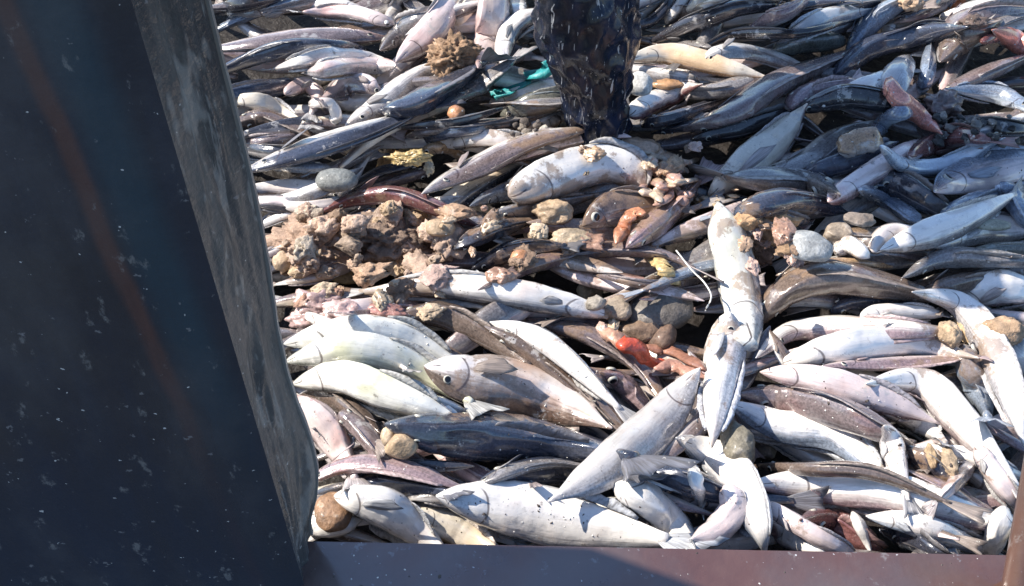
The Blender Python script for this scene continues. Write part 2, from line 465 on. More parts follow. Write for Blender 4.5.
def catmull(pts, n, us=None):
    P = [Vector(p) for p in pts]
    if len(P) == 2: P = [P[0], P[0].lerp(P[1], 0.5), P[1]]
    L = [0.0]
    for a, b in zip(P, P[1:]): L.append(L[-1] + (b - a).length)
    out = []
    for u in (us if us is not None else [i / (n - 1) for i in range(n)]):
        s = u * L[-1]; k = 0
        while k < len(P) - 2 and s > L[k + 1]: k += 1
        t = (s - L[k]) / max(1e-9, L[k + 1] - L[k])
        p0 = P[k - 1] if k > 0 else P[k] * 2 - P[k + 1]
        p3 = P[k + 2] if k + 2 < len(P) else P[k + 1] * 2 - P[k]
        p1, p2 = P[k], P[k + 1]
        out.append(0.5 * ((2 * p1) + (p2 - p0) * t + (2 * p0 - 5 * p1 + 4 * p2 - p3) * t * t + (3 * p1 - p0 - 3 * p2 + p3) * t ** 3))
    return out
PROF = {
    'f': [(0, .02), (.01, .11), (.04, .27), (.09, .47), (.15, .65), (.2, .77), (.23, .80), (.32, .95), (.42, 1), (.55, .96), (.68, .82), (.8, .62), (.9, .41), (.96, .28), (1, .22)],
    'e': [(0, .05), (.015, .35), (.05, .62), (.12, .85), (.2, .95), (.35, 1), (.6, .97), (.75, .85), (.88, .62), (.96, .38), (1, .24)],
    'r': [(0, .05), (.01, .4), (.03, .68), (.08, .9), (.2, 1), (.5, 1), (.8, .98), (.92, .9), (.97, .68), (.99, .4), (1, .05)],
    'u': [(0, .25), (.01, .42), (.04, .58), (.12, .78), (.25, .93), (.45, 1), (.7, .95), (.88, .8), (1, .6)],
    'v': [(0, .5), (.12, .8), (.3, .95), (.55, 1), (.75, .93), (.88, .78), (.96, .58), (.99, .42), (1, .25)],
    't': [(0, .03), (.015, .2), (.05, .42), (.12, .70), (.25, .95), (.33, 1), (.45, .9), (.7, .6), (.9, .3), (1, .16)],
}
def prof(kind, s):
    T = PROF[kind]
    for (a, x), (b, y) in zip(T, T[1:]):
        if s <= b:
            t = (s - a) / (b - a)
            return x + (y - x) * t
    return T[-1][1]
US = [0, .006, .015, .03, .05, .075, .1, .13, .16, .19, .208, .222, .24, .27] + [.31 + i * (.69 / 21) for i in range(22)]
US[-1] = 1.0
NR = 28
fish_count = 0
COL = {
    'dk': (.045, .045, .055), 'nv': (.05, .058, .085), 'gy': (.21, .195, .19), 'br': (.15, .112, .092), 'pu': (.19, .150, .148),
    'bl': (.20, .235, .29), 'mv': (.28, .20, .205), 'si': (.40, .41, .44), 'mo': (.17, .075, .07), 'tn': (.40, .27, .16),
    'lg': (.36, .345, .35), 'gn': (.17, .175, .15), 'pk': (.62, .25, .19), 'bk': (.022, .022, .027),
}
def build_fish(spine, radii, theta, back, belly, v0, seed, tail=True, eye=True, fins=True, pk='f', lat=0.66, pect=True, label=None, group=None):
    """spine: world points head -> tail (len(US)); radii along it."""
    rnd = random.Random(seed)
    base = spine[len(spine) // 2].copy()
    base.z -= max(radii) * 0.8
    n = len(spine)
    L = sum((b - a).length for a, b in zip(spine, spine[1:]))
    rm = max(radii)
    vs, uvs, fs = [], [], []
    frames = []
    c0, s0 = math.cos(theta), math.sin(theta)
    kw = 1.0 / math.sqrt(s0 * s0 + (c0 * lat) ** 2)
    if not tail: radii = [r * (1 if u < .8 else 1 - .75 * ((u - .8) / .2) ** 1.5) for u, r in zip(US, radii)]
    radii = [r * (0.35 + 0.65 * kw) for r in radii]
    rm = max(radii)
    so = Vector((rnd.uniform(-50, 50), rnd.uniform(-50, 50), rnd.uniform(-50, 50)))
    pside = None
    for i, p in enumerate(spine):
        t = (spine[min(i + 1, n - 1)] - spine[max(i - 1, 0)]).normalized()
        side = t.cross(Vector((0, 0, 1)))
        if side.length < 1e-4: side = Vector((1, 0, 0))
        side.normalize()
        if pside is None:
            if side.dot(Vector((0.3, -1, 0))) < 0: side = -side
        elif side.dot(pside) < 0: side = -side
        pside = side
        up = side.cross(t).normalized()
        if up.z < 0: up = -up
        dors = up * c0 + side * s0
        late = t.cross(dors).normalized()
        frames.append((p, t, side, up, dors, late))
        u = US[i]; r = radii[i]
        for k in range(NR):
            a = 2 * math.pi * k / NR
            ca, sa = math.cos(a), math.sin(a)
            rr = r * (1 + 0.10 * noise.noise(so + Vector((u * 1.6 + 9, ca * 2.4, sa * 2.4))) + 0.12 * noise.noise(so + Vector((u * 4, ca * 1.2, sa * 1.2))) + 0.05 * noise.noise(so + Vector((u * 18, ca * 2.5, sa * 2.5))))
            # ventral keel a little flatter, back a little ridged
            hd = 1.0 if ca > 0 else 0.95
            q = dors * (rr * ca * hd) + late * (rr * lat * sa * (0.25 + 0.75 * abs(sa) ** 0.6))
            # mouth groove along the snout, gill-cover step
            if u < 0.11 and -0.45 < ca < -0.05: q *= 0.86
            if 0.195 < u < 0.225 and abs(ca) < 0.6: q *= 0.955
            # sag: flatten the underside and spread slightly
            dz = q.dot(up)
            q -= up * (dz * (0.32 if dz < 0 else 0.16))
            vs.append(p + q - base)
            av = math.acos(max(-1, min(1, ca))) / math.pi
            uvs.append((u, av))
    for i in range(n - 1):
        for k in range(NR):
            k2 = (k + 1) % NR
            fs.append((i * NR + k, i * NR + k2, (i + 1) * NR + k2, (i + 1) * NR + k))
    fs.append(tuple(range(NR))[::-1]); fs.append(tuple((n - 1) * NR + k for k in range(NR)))
    me = mesh_from('fish', vs, fs, True, uvs)
    o = link('fish', me, FISH[belly], None, base)
    o.color = (*back, v0)
    def fin(name, rows):
        """rows: list of lists of world points -> thin double-sided sheet with thickness"""
        v2, u2, f2 = [], [], []
        nr, nc = len(rows), len(rows[0])
        for sgn in (1, -1):
            for a, row in enumerate(rows):
                for b, q in enumerate(row):
                    x = rows[min(a + 1, nr - 1)][b] - rows[max(a - 1, 0)][b]
                    y = row[min(b + 1, nc - 1)] - row[max(b - 1, 0)]
                    nn = x.cross(y)
                    if nn.length > 1e-12: nn.normalize()
                    v2.append(q + nn * (0.0007 * sgn * (1.6 - a / max(1, nr - 1))) - base); u2.append((a / (nr - 1), b / (nc - 1)))
        off = nr * nc
        for a in range(nr - 1):
            for b in range(nc - 1):
                i0 = a * nc + b
                f2.append((i0, i0 + 1, i0 + nc + 1, i0 + nc)); f2.append((off + i0, off + i0 + nc, off + i0 + nc + 1, off + i0 + 1))
        rim = [(0, b) for b in range(nc)] + [(a, nc - 1) for a in range(1, nr)] + [(nr - 1, b) for b in range(nc - 2, -1, -1)] + [(a, 0) for a in range(nr - 2, 0, -1)]
        for (a, b), (c, d) in zip(rim, rim[1:] + rim[:1]):
            f2.append((a * nc + b, off + a * nc + b, off + c * nc + d, c * nc + d))
        m2 = mesh_from(name, v2, f2, True, u2)
        f = link(name, m2, FIN, o)
        f.color = (*[min(.6, x * 1.1 + .03) if c0 > -.5 else .25 + .5 * x for x in back], 1)
        return f
    if tail:
        p, t, side, up, dors, late = frames[-1]
        pl = (dors if abs(s0) > 0.6 else (side * 0.93 + up * 0.25)).normalized()
        fl = L * rnd.uniform(0.11, 0.15) + rm * 0.6; sp = rm * rnd.uniform(0.75, 1.05)
        rows = []
        droop = rnd.uniform(-.1, .25); curl = rnd.uniform(-.25, .25)
        for a in range(6):
            f_ = a / 5; row = []
            for b in range(9):
                g = b / 4 - 1
                ext = fl * f_ * (0.84 + 0.18 * abs(g) ** 1.5 + 0.05 * rnd.uniform(-1, 1) * f_)
                wd = radii[-1] * 0.9 + (sp - radii[-1]) * (f_ ** 0.8)
                q = p - t * (0.012) + t * ext + pl * (g * wd) - Vector((0, 0, 1)) * (fl * droop * f_ * f_) + t.cross(pl) * (curl * wd * f_ * g * g + 0.08 * wd * math.sin(g * 7) * f_)
                row.append(q)
            rows.append(row)
        fin('tail_fin', rows)
    if fins:
        # long low dorsal fin and anal fin, half folded against the body
        for nm, a0, a1, sg in (('dorsal_fin', 0.36, 0.9, 1), ('anal_fin', 0.5, 0.88, -1)):
            if sg < 0 and rnd.random() < 0.3: continue
            rows = [[], [], []]
            lean = rnd.choice((-1, 1)) * rnd.uniform(0.4, 0.9)
            for i in range(n):
                u = US[i]
                if not (a0 <= u <= a1): continue
                p, t, side, up, dors, late = frames[i]
                e = math.sin(math.pi * (u - a0) / (a1 - a0)) ** 0.5
                hgt = rm * 0.30 * e * (0.85 + 0.3 * rnd.random())
                b0 = p + dors * (sg * radii[i] * (0.93 if sg > 0 else 0.88))
                d = (dors * sg + late * lean + t * 0.6).normalized()
                rows[0].append(b0); rows[1].append(b0 + d * hgt * 0.55); rows[2].append(b0 + d * hgt)
            if len(rows[0]) > 3: fin(nm, rows)
        # paired fins on the flank that shows
        i = 12
        p, t, side, up, dors, late = frames[i]
        sg = 1 if late.z > 0 else -1
        for nm, ang, ln_ in ((('pectoral_fin', rnd.uniform(1.5, 1.95), rnd.uniform(1.1, 1.9)),) if pect and rnd.random() < (.6 if c0 > -.5 else .3) else ()):
            q0 = p + (dors * math.cos(ang) + late * (sg * lat * math.sin(ang))) * radii[i] * 0.97
            outw = (dors * math.cos(ang) * 0.6 + late * sg * math.sin(ang)).normalized()
            sw = rnd.uniform(-.35, .35); d1 = (t * 0.93 + outw * rnd.uniform(.15, .35) + dors * sw).normalized(); d2 = (dors * -0.8 + t * 0.25).normalized()
            rows = []
            for a in range(5):
                f_ = a / 4
                wd = rm * (0.15 + 0.22 * math.sin(f_ * 2.4)) * (1 if a < 4 else 0.6)
                rows.append([q0 - t * 0.004 + d1 * (rm * ln_ * f_ * (1 - 0.12 * abs(b - 1))) + d2 * (wd * (b / 2 - 0.5)) for b in range(4)])
            fin(nm, rows)
    if eye:
        i = 7
        p, t, side, up, dors, late = frames[i]
        for sg in (1, -1):
            ang = 1.12; sa = math.sin(ang)
            d = (dors * math.cos(ang) + late * (sg * lat * sa * (.25 + .75 * sa ** .6)))
            dz = d.dot(up); d -= up * (dz * (.32 if dz < 0 else .16))
            nrm = (dors * math.cos(ang) * 0.55 + late * (sg * math.sin(ang))).normalized()
            if nrm.z < 0.05 and nrm.y > -.2: continue
            er = max(0.0055, min(rm * 0.28, .0105) if label and ' eye' in label else min(rm * 0.17, .0075))
            c = p + d * radii[i] * 1.0 + nrm * (er * (.15 if label and ' eye' in label else -.05)) - base
            ax = nrm.orthogonal().normalized(); ay = nrm.cross(ax)
            ev, ef, rings = [], [], ((1.0, -.35), (1.0, -.02), (.9, .12), (.74, .18), (.70, .20), (.35, .27))
            for (rr, hh) in rings:
                for k in range(12):
                    th = 2 * math.pi * k / 12
                    ev.append(c + ax * (er * rr * math.cos(th)) + ay * (er * rr * math.sin(th)) + nrm * (er * hh))
            ev.append(c + nrm * er * .29)
            mi = []
            for a in range(len(rings) - 1):
                for k in range(12):
                    ef.append((a * 12 + k, a * 12 + (k + 1) % 12, a * 12 + 12 + (k + 1) % 12, a * 12 + 12 + k)); mi.append(0 if a < 3 else 1)
            for k in range(12):
                ef.append(((len(rings) - 1) * 12 + k, (len(rings) - 1) * 12 + (k + 1) % 12, len(ev) - 1)); mi.append(1)
            m2 = mesh_from('eye', ev, ef)
            m2.materials.append(EYE_RING); m2.materials.append(EYE_PUPIL)
            m2.polygons.foreach_set('material_index', mi)
            link('eye', m2, None, o)
    tag(o, label, 'fish', group)
    return o

def lay(pts_px, wpx, pk, z_guess=0.13, sink=0.55, zcap=None, lift=0.0):
    """pixel spine -> world spine resting on the heap. Returns (points, radii)."""
    n = len(US)
    z = [z_guess] * n
    px = catmull([Vector((a, b, 0)) for a, b in pts_px], n, US)
    for it in range(4):
        P = [at(q.x, q.y, zz) for q, zz in zip(px, z)]
        sc = m_per_px(P[n // 2])
        r = wpx * sc * 0.5
        rad = [max(0.0015, prof(pk, u) * r) for u in US]
        zr = []
        for i, p in enumerate(P):
            t = P[min(i + 1, n - 1)] - P[max(i - 1, 0)]
            sd = Vector((t.y, -t.x, 0))
            if sd.length > 0: sd.normalize()
            hs = sorted(h_at(p.x + sd.x * o * r, p.y + sd.y * o * r) for o in (-.7, -.45, -.2, 0, .2, .45, .7))
            zr.append(0.5 * hs[3] + 0.5 * hs[5])
        u = np.array(US); zz_ = np.array(zr)
        deg = 3
        cf = np.polyfit(u, zz_, deg)
        fit = np.polyval(cf, u)
        res = max(0.0, float(np.max(zz_ - fit)))
        fit = fit + 0.35 * res
        znew = fit + np.array([rr for rr in rad]) * 0.2 + r * (sink - 0.2) + lift
        if zcap is not None: znew = np.minimum(znew, zcap - np.array(rad) * 0.9)
        znew = np.maximum(znew, np.array(rad) * 0.6)
        z = [0.5 * a + 0.5 * float(b) for a, b in zip(z, znew)] if it < 3 else z
    P = [at(q.x, q.y, zz) for q, zz in zip(px, z)]
    for a, b in zip(range(0, n), rad):
        stamp(P[a].x, P[a].y, max(b, 0.006), P[a].z)
    for a in range(14, n - 1):
        m = (P[a] + P[a + 1]) * 0.5; stamp(m.x, m.y, max(0.006, (rad[a] + rad[a + 1]) / 2), m.z)
    return P, rad

# ---------------------------------------------------------------- the buried layer: fish glimpsed in the gaps
rf = random.Random(21)
BURIED = []
LANDMARKS = [(240, 60, 'beside the top of the casing'), (330, 110, 'near the curled white fish, upper left'), (430, 70, 'near the brown fuzzy sponge'), (600, 120, 'near the foot of the leg'),
             (600, 0, 'behind the standing leg'), (720, 30, 'near the top edge right of the leg'), (820, 50, 'near the smooth black fish, upper right'), (960, 30, 'in the top right corner'), (980, 130, 'near the dark wet pebbles'),
             (820, 180, 'near the silver-grey head with a big eye'), (720, 150, 'near the upright cream fish'), (340, 250, 'around the rubble by the casing'), (450, 190, 'near the long tailed fish'), (560, 220, 'near the tan stones in the centre'),
             (660, 300, 'around the round flat stone'), (725, 300, 'beside the upright white pair'), (850, 290, 'under the large brown arch'), (980, 260, 'at the right edge beside the speckled fish'), (350, 360, 'under the big greenish white fish'),
             (500, 370, 'under the tan stained fish'), (500, 440, 'beside the biggest navy fish'), (340, 480, 'at the lower left by the casing'), (600, 520, 'by the ledge, lower middle'), (740, 450, 'near the greenish brown stone'),
             (850, 400, 'near the large purple-black fish'), (960, 420, 'near the long arching white fish'), (880, 530, 'by the ledge, lower right'), (450, 20, 'at the top edge left of the leg'), (560, 300, 'near the long purple-grey fish'), (960, 470, 'in the dark hollow by the right post')]
def buried(x, y, ang, L, r, z, group, label):
    d = Vector((math.cos(ang), math.sin(ang), 0)); s = Vector((-d.y, d.x, 0))
    b = rf.uniform(-0.08, 0.08); n = len(US)
    c = Vector((x, y, z))
    sp = [c + d * ((u - 0.5) * L) + s * (b * L * math.sin(math.pi * u)) + Vector((0, 0, 0.02 * math.sin(u * 5 + x * 9))) for u in US]
    rad = [max(0.0015, prof('f', u) * r) for u in US]
    for p, q in zip(sp, rad):
        p.z = max(p.z, q * 0.7)
        stamp(p.x, p.y, max(q, 0.006), p.z)
    bc = rf.choice(['dk', 'gy', 'br', 'pu', 'nv', 'gy'])
    o = build_fish(sp, rad, rf.uniform(-1.4, 1.4) if rf.random() < .72 else rf.uniform(0, 6.28), COL[bc], rf.choice('WWPGC'), rf.uniform(.4, .6), rf.random(), True, False, False, 'f', .7, True, label, group)
    BURIED.append(o)
    near = min(LANDMARKS, key=lambda m: (at(m[0], m[1], .12) - Vector((x, y, .12))).length)
    o['label'] = {'dk': 'blackish', 'gy': 'grey', 'br': 'brown', 'pu': 'purple-grey', 'nv': 'slate blue'}[bc] + ' fish half buried in the heap ' + near[2]
gy = 0.72
while gy < 3.35:
    half = 0.404 * (gy * math.cos(PITCH) + 1.72 * math.sin(PITCH)) + 0.16
    gx = -half
    while gx < half:
        if not (gx < -0.75 and gy < 1.0):
            buried(gx + rf.uniform(-.07, .07), gy + rf.uniform(-.04, .04), rf.gauss(0.1, 0.45) + (math.pi if rf.random() < .5 else 0),
                   rf.uniform(.34, .46), rf.uniform(.024, .034), rf.uniform(.045, .10),
                   'fish half buried under the others', 'fish half buried in the heap, only glimpsed between the fish above it')
        gx += 0.27
    gy += 0.105
# ---------------------------------------------------------------- fish one by one
# (layer, spine head->tail in photo pixels, width px, where the back points: 0 up, 90 to the viewer, 180 down, -90 away, back, belly, border, profile, label, flags)
T = []
def f(layer, pts, w, th, back, belly, v0, pk, label, fl=''):
    T.append((layer, len(T), [tuple(float(v) for v in q.split(',')) for q in pts.split()], w, th, back, belly, v0, pk, label, fl))

# far left, beside the casing
f(0, '205,14 250,4 300,-8', 18, 20, 'dk', 'G', .6, 'f', 'dark stringy fish at the top left corner beside the steel casing')
f(1, '208,34 250,18 300,0', 16, 60, 'bl', 'B', .5, 'f', 'slim blue-grey fish slanting up from the casing at the top left', 'x')
f(0, '230,14 300,-4 370,-14', 18, 0, 'gy', 'G', .5, 'e', 'grey fish cut by the top edge just right of the casing')
f(1, '370,10 320,6 270,12', 17, 120, 'dk', 'W', .42, 'f', 'white-topped fish near the top edge with a dark underside', 'x')
f(2, '395,24 350,16 310,13', 13, 170, 'lg', 'P', .4, 'e', 'slim pale pinkish fish lying over the dark purple one, upper left')
f(1, '392,38 320,30 215,48', 28, 75, 'pu', 'P', .5, 'f', 'dark purple-brown fish with a pale upper edge, upper left')
f(1, '370,50 290,56 212,76', 24, 30, 'nv', 'G', .62, 'f', 'dark navy fish in shade below the purple-brown one, upper left')  # navy skin stands in for the shade beside the casing
f(0, '300,84 260,88 215,98', 20, 10, 'nv', 'D', .7, 'e', 'black-navy fish in deep shade against the casing')  # near-black skin, also in place of a cast shade here
f(2, '392,62 330,57 280,68', 15, 165, 'lg', 'W', .45, 'f', 'slim white fish under the dark navy one, upper left', 'x')
f(3, '396,66 350,64 308,72', 17, 140, 'lg', 'P', .45, 'e', 'pale lilac fish lying against the slim white one, upper left', 'x')
f(3, '384,92 356,82 326,98', 20, 120, 'pu', 'P', .45, 'f', 'lilac fish curving down to the curled white one, upper left', 'x')
f(2, '384,98 360,104 330,100', 18, 180, 'lg', 'W', .4, 'e', 'short plump white fish below the lilac one', 'x')
f(3, '284,94 304,84 318,96 312,112', 15, 170, 'gy', 'P', .4, 'e', 'small pale fish curled like a comma, upper left', 'x')
f(4, '310,104 330,104 336,120 318,122', 11, 180, 'lg', 'W', .35, 'r', 'small white fish bent into a ring, upper left', 'xN')
f(2, '230,100 262,104 300,122', 16, 170, 'gy', 'C', .4, 'f', 'cream fish running from the casing under the brown head', 'x')
f(3, '234,124 268,120 318,140', 24, 40, 'br', 'G', .55, 't', 'mottled brown fish head against the casing')
f(3, '305,136 270,140 232,146', 14, 0, 'pu', 'P', .6, 'f', 'thin purple-grey fish under the mottled brown head')
f(2, '330,168 280,162 236,158', 16, 40, 'bl', 'G', .5, 'e', 'grey-blue fish peeping out below the thin purple one')
f(4, '242,172 300,150 360,128 420,110', 32, 68, 'nv', 'W', .46, 'f', 'long slate fish with a bright crusted upper edge, left of centre')
f(5, '345,126 378,105 420,78 452,62', 26, 95, 'gy', 'W', .48, 'f', 'pale fish slanting up to the right over the long slate fish')
f(4, '378,112 420,98 478,66', 34, 40, 'nv', 'G', .62, 'f', 'broad dark navy fish in the hollow left of the brown sponge')
# top middle-left
f(0, '374,20 384,2 392,-14', 12, 180, 'lg', 'W', .4, 'e', 'small white fish end at the top edge, first of a pair', 'x')
f(0, '386,24 402,4 416,-16', 13, 170, 'dk', 'W', .4, 'e', 'small white fish end at the top edge, second of a pair', 'x')
f(0, '440,26 420,10 396,-8', 18, 60, 'gy', 'W', .5, 'f', 'grey-white fish slanting down from the top edge left of the brown sponge')
f(3, '380,50 404,30 436,12', 22, 10, 'gy', 'G', .65, 'f', 'grey fish head above the broad navy fish')
f(4, '396,62 428,36 446,12 456,-20', 28, 150, 'pu', 'P', .45, 'f', 'pinkish white fish rising steeply to the top edge', 'x')
f(3, '446,46 462,20 478,-8', 20, 170, 'gy', 'C', .4, 'f', 'cream fish rising to the top edge beside the brown sponge', 'x')
f(4, '478,68 490,36 496,0 500,-26', 34, 150, 'gy', 'P', .42, 'f', 'broad pale fish lying upright at the top edge, right of the brown sponge')
f(2, '520,20 516,0 520,-18', 18, 150, 'gy', 'W', .45, 'e', 'short white fish end at the top edge left of the standing leg', 'x')
f(5, '503,64 508,38 524,20 552,12', 19, 130, 'dk', 'W', .46, 'e', 'white fish bending like a hook left of the standing leg', 'x')
f(2, '508,62 536,50 580,48', 20, 30, 'gy', 'G', .6, 'e', 'smooth grey fish passing behind the standing leg', 'x')
f(4, '452,102 476,88 510,62', 26, 60, 'gy', 'W', .52, 'f', 'grey fish with a white snout above the orange lump')
f(3, '488,106 520,98 575,82', 15, 150, 'gy', 'W', .45, 'e', 'narrow white fish pointing at the foot of the standing leg', 'x')
f(2, '500,116 540,104 590,100', 24, 10, 'gn', 'G', .7, 'f', 'dark grey-green fish at the foot of the standing leg')
f(2, '400,140 440,126 500,120 550,112', 22, 50, 'gy', 'P', .5, 'f', 'lavender grey fish running right from the yellow pieces')
f(3, '416,142 450,136 492,128', 14, 20, 'nv', 'G', .6, 'e', 'dark slate fish tucked under the lavender grey one', 'x')
f(3, '450,146 486,136 536,146', 16, 165, 'gy', 'W', .42, 'e', 'small white fish between rubble and the long tailed fish', 'x')
f(2, '424,150 446,150 470,160', 14, 20, 'tn', 'G', .5, 'e', 'small tan-grey oval fish beside the yellow pieces', 'x')
f(9, '422,194 468,172 530,146 584,130', 30, 75, 'pu', 'W', .5, 'f', 'long fish with a raised brown tail pointing at the standing leg')
# top right of the leg
f(0, '760,-4 700,8 640,4', 20, 30, 'br', 'G', .6, 'f', 'brown fish along the top edge right of the standing leg')
f(2, '622,26 650,24 668,8 676,-12', 10, 0, 'dk', 'D', .7, 'e', 'thin black fish curving upward right of the standing leg', 'x')
f(1, '630,22 650,8 664,-8', 13, 180, 'gy', 'W', .4, 'e', 'short white fish inside the bend of the thin black one', 'x')
f(1, '666,24 680,6 692,-12', 11, 160, 'dk', 'W', .45, 'e', 'white and black striped fish end at the top edge', 'x')
f(1, '684,16 698,2 712,-12', 12, 180, 'gy', 'C', .4, 'e', 'cream fish end at the top edge', 'x')
f(2, '655,38 700,22 740,11 790,8', 24, 30, 'dk', 'G', .62, 'f', 'dark fish rising right from beside the standing leg')
f(1, '780,2 730,4 690,10', 14, 120, 'gy', 'C', .45, 'e', 'pale fish edge above the dark rising fish', 'x')
f(3, '758,28 790,11 840,2', 19, 60, 'dk', 'W', .55, 'f', 'dark fish with white upper edge, top right of centre')
f(2, '712,48 670,40 620,42', 13, 60, 'gy', 'G', .5, 'e', 'plain grey slim fish ending behind the standing leg', 'x')
f(5, '852,20 800,32 730,40 688,58', 12, 20, 'bk', 'G', .66, 'f', 'thin black fish with a long pale tail, right of the standing leg')
f(4, '695,62 740,52 805,68', 20, 110, 'gy', 'W', .5, 'f', 'silver fish under the thin black tail', 'x')
f(2, '775,50 810,42 850,42', 24, 20, 'gn', 'G', .6, 'e', 'flat grey-green fish, upper right', 'xN')
f(5, '624,60 664,54 704,66 760,76', 20, 160, 'tn', 'C', .40, 'f', 'cream fish with a tan patch right of the standing leg', 'x')
f(4, '760,76 720,88 680,94', 20, 40, 'gy', 'G', .55, 'e', 'grey fish under the cream one with a tan patch', 'x')
f(6, '628,116 655,98 696,86', 20, 140, 'mo', 'W', .45, 'e', 'white fish with a maroon underside at the standing leg', 'x')
f(3, '640,126 690,108 750,94', 16, 20, 'dk', 'G', .62, 'e', 'dark grey fish right of the foot of the leg', 'x')
f(3, '650,134 700,120 760,112', 14, 40, 'dk', 'W', .66, 'f', 'blackish fish with a pale tip right of the foot of the leg')
f(6, '680,132 730,112 774,80 850,52', 32, 40, 'pu', 'P', .56, 'f', 'large speckled grey-brown fish curving up to the right')
f(4, '690,140 750,130 810,106', 22, 10, 'bk', 'G', .68, 'f', 'black fish under the large speckled one')
f(5, '788,108 812,98 850,84', 26, 20, 'mv', 'P', .6, 'e', 'mottled pinkish grey fish beside the cream tail', 'x')
f(2, '770,30 820,16 890,0', 22, 40, 'dk', 'W', .6, 'f', 'broad dark fish at the top edge, upper right')
f(3, '770,42 806,24 852,20', 9, 0, 'bk', 'D', .7, 'e', 'thin black band of a fish above the grey-green one', 'x')
f(4, '846,54 872,18 918,-8', 24, 20, 'bl', 'B', .62, 'f', 'blue-grey fish rising to the top edge, upper right')
f(2, '880,40 906,18 940,-6', 20, 160, 'gy', 'W', .4, 'f', 'white fish behind the blue-grey rising one', 'x')
f(6, '834,76 868,54 912,34 960,28', 24, 10, 'nv', 'G', .78, 'e', 'smooth black round-nosed fish, upper right', 'x')
f(5, '842,96 868,88 900,74', 19, 160, 'gy', 'W', .42, 'e', 'white fish under the smooth black one', 'x')
f(5, '885,100 896,76 910,54', 26, 90, 'si', 'G', .4, 'e', 'flat pale grey fish set upright above the coral pink tail', 'xN')
f(5, '921,94 926,70 930,46', 15, 0, 'bl', 'B', .6, 'e', 'narrow blue-grey fish beside the flat pale one', 'x')
f(4, '940,62 964,40 996,24', 32, 30, 'br', 'G', .6, 'f', 'mottled brown fish, far upper right')
f(3, '930,52 968,20 1030,12', 30, 20, 'pu', 'P', .64, 'f', 'large purple-grey fish at the top right corner')
f(2, '938,20 980,6 1030,-8', 26, 150, 'gy', 'W', .45, 'f', 'white-grey fish behind the large purple-grey one')
f(5, '980,42 1004,36 1040,40', 12, 10, 'mo', 'P', .6, 'e', 'reddish brown fish tail at the right edge, top corner', 'xN')
f(6, '1040,56 1018,44 992,30', 20, 0, 'pk', 'P', .85, 'e', 'pink-red fish end at the right edge, top corner', 'xN')
f(5, '934,98 980,76 1036,54', 22, 40, 'pu', 'G', .55, 'f', 'plain purple-grey fish above the dark pebbles')
f(5, '790,112 850,104 920,110', 26, 10, 'bk', 'G', .72, 'f', 'black fish lying level between cream tail and pink tail')
f(9, '888,80 900,102 942,134', 19, 0, 'pk', 'P', .85, 'e', 'coral pink fish tail, upper right', 'xN')
f(6, '1036,112 996,98 952,90', 16, 30, 'bl', 'B', .6, 'f', 'lavender-blue fish above the dark pebbles', 'x')
f(3, '940,140 980,130 1030,132', 26, 10, 'bk', 'D', .7, 'f', 'black fish under the dark pebbles at the right')
# right middle
f(6, '708,196 736,178 768,148 802,110', 34, 150, 'mv', 'C', .34, 'f', 'cream fish standing on end right of centre, tail up', 'x')
f(5, '756,172 800,160 840,138 882,122', 26, 60, 'gy', 'C', .5, 'f', 'fish with a cream tail and grey flank, right of the upright cream fish')
f(5, '804,176 850,160 892,144', 24, 10, 'nv', 'D', .7, 'e', 'navy fish shaded below the cream tail', 'x')
f(5, '872,138 890,118 916,112', 16, 0, 'bl', 'B', .62, 'e', 'light blue crescent-shaped fish under the coral pink tail', 'xN')
f(6, '840,150 862,142 882,142', 24, 20, 'tn', 'G', .5, 'r', 'stubby brown round-ended fish left of the blue crescent', 'xN')
f(7, '910,156 948,140 986,140', 20, 0, 'mo', 'P', .7, 'e', 'maroon fish inside the pale blue curve', 'x')
f(7, '880,146 900,164 934,168 968,154 1000,140', 16, 150, 'bl', 'B', .42, 'e', 'pale blue fish bent like a smile, far right', 'x')
f(9, '934,192 966,178 1050,158', 36, -60, 'bl', 'P', .42, 'f', 'pale fish head with an eye pointing left at the right edge')
f(6, '828,202 868,174 920,142', 21, 140, 'mv', 'P', .4, 'e', 'pale pink fish slanting up between head and blue curve', 'x')
f(8, '840,194 802,186 736,178', 42, -40, 'gy', 'G', .40, 'f', 'silver-grey fish head with a big eye pointing right')
f(5, '736,216 784,206 840,212', 28, 20, 'nv', 'P', .68, 'e', 'dark purple fish below the silver-grey head', 'x')
f(5, '870,176 905,190 944,212', 30, 10, 'dk', 'B', .66, 'e', 'dark grey fish below the blue curve', 'x')
f(6, '862,190 890,206 920,224', 24, 60, 'bl', 'B', .5, 'e', 'dull blue fish beside the dark grey one', 'x')
f(5, '940,222 966,206 1000,194', 24, 20, 'bl', 'B', .6, 'e', 'light blue fish under the head at the right edge', 'x')
f(6, '1000,186 1014,200 1030,228', 24, 30, 'bl', 'B', .6, 'e', 'bluish fish at the right edge, right of the light blue one', 'x')
f(8, '880,250 920,236 960,220 1008,198', 26, 140, 'gy', 'W', .42, 'f', 'bright white fish with a grey tail, right')
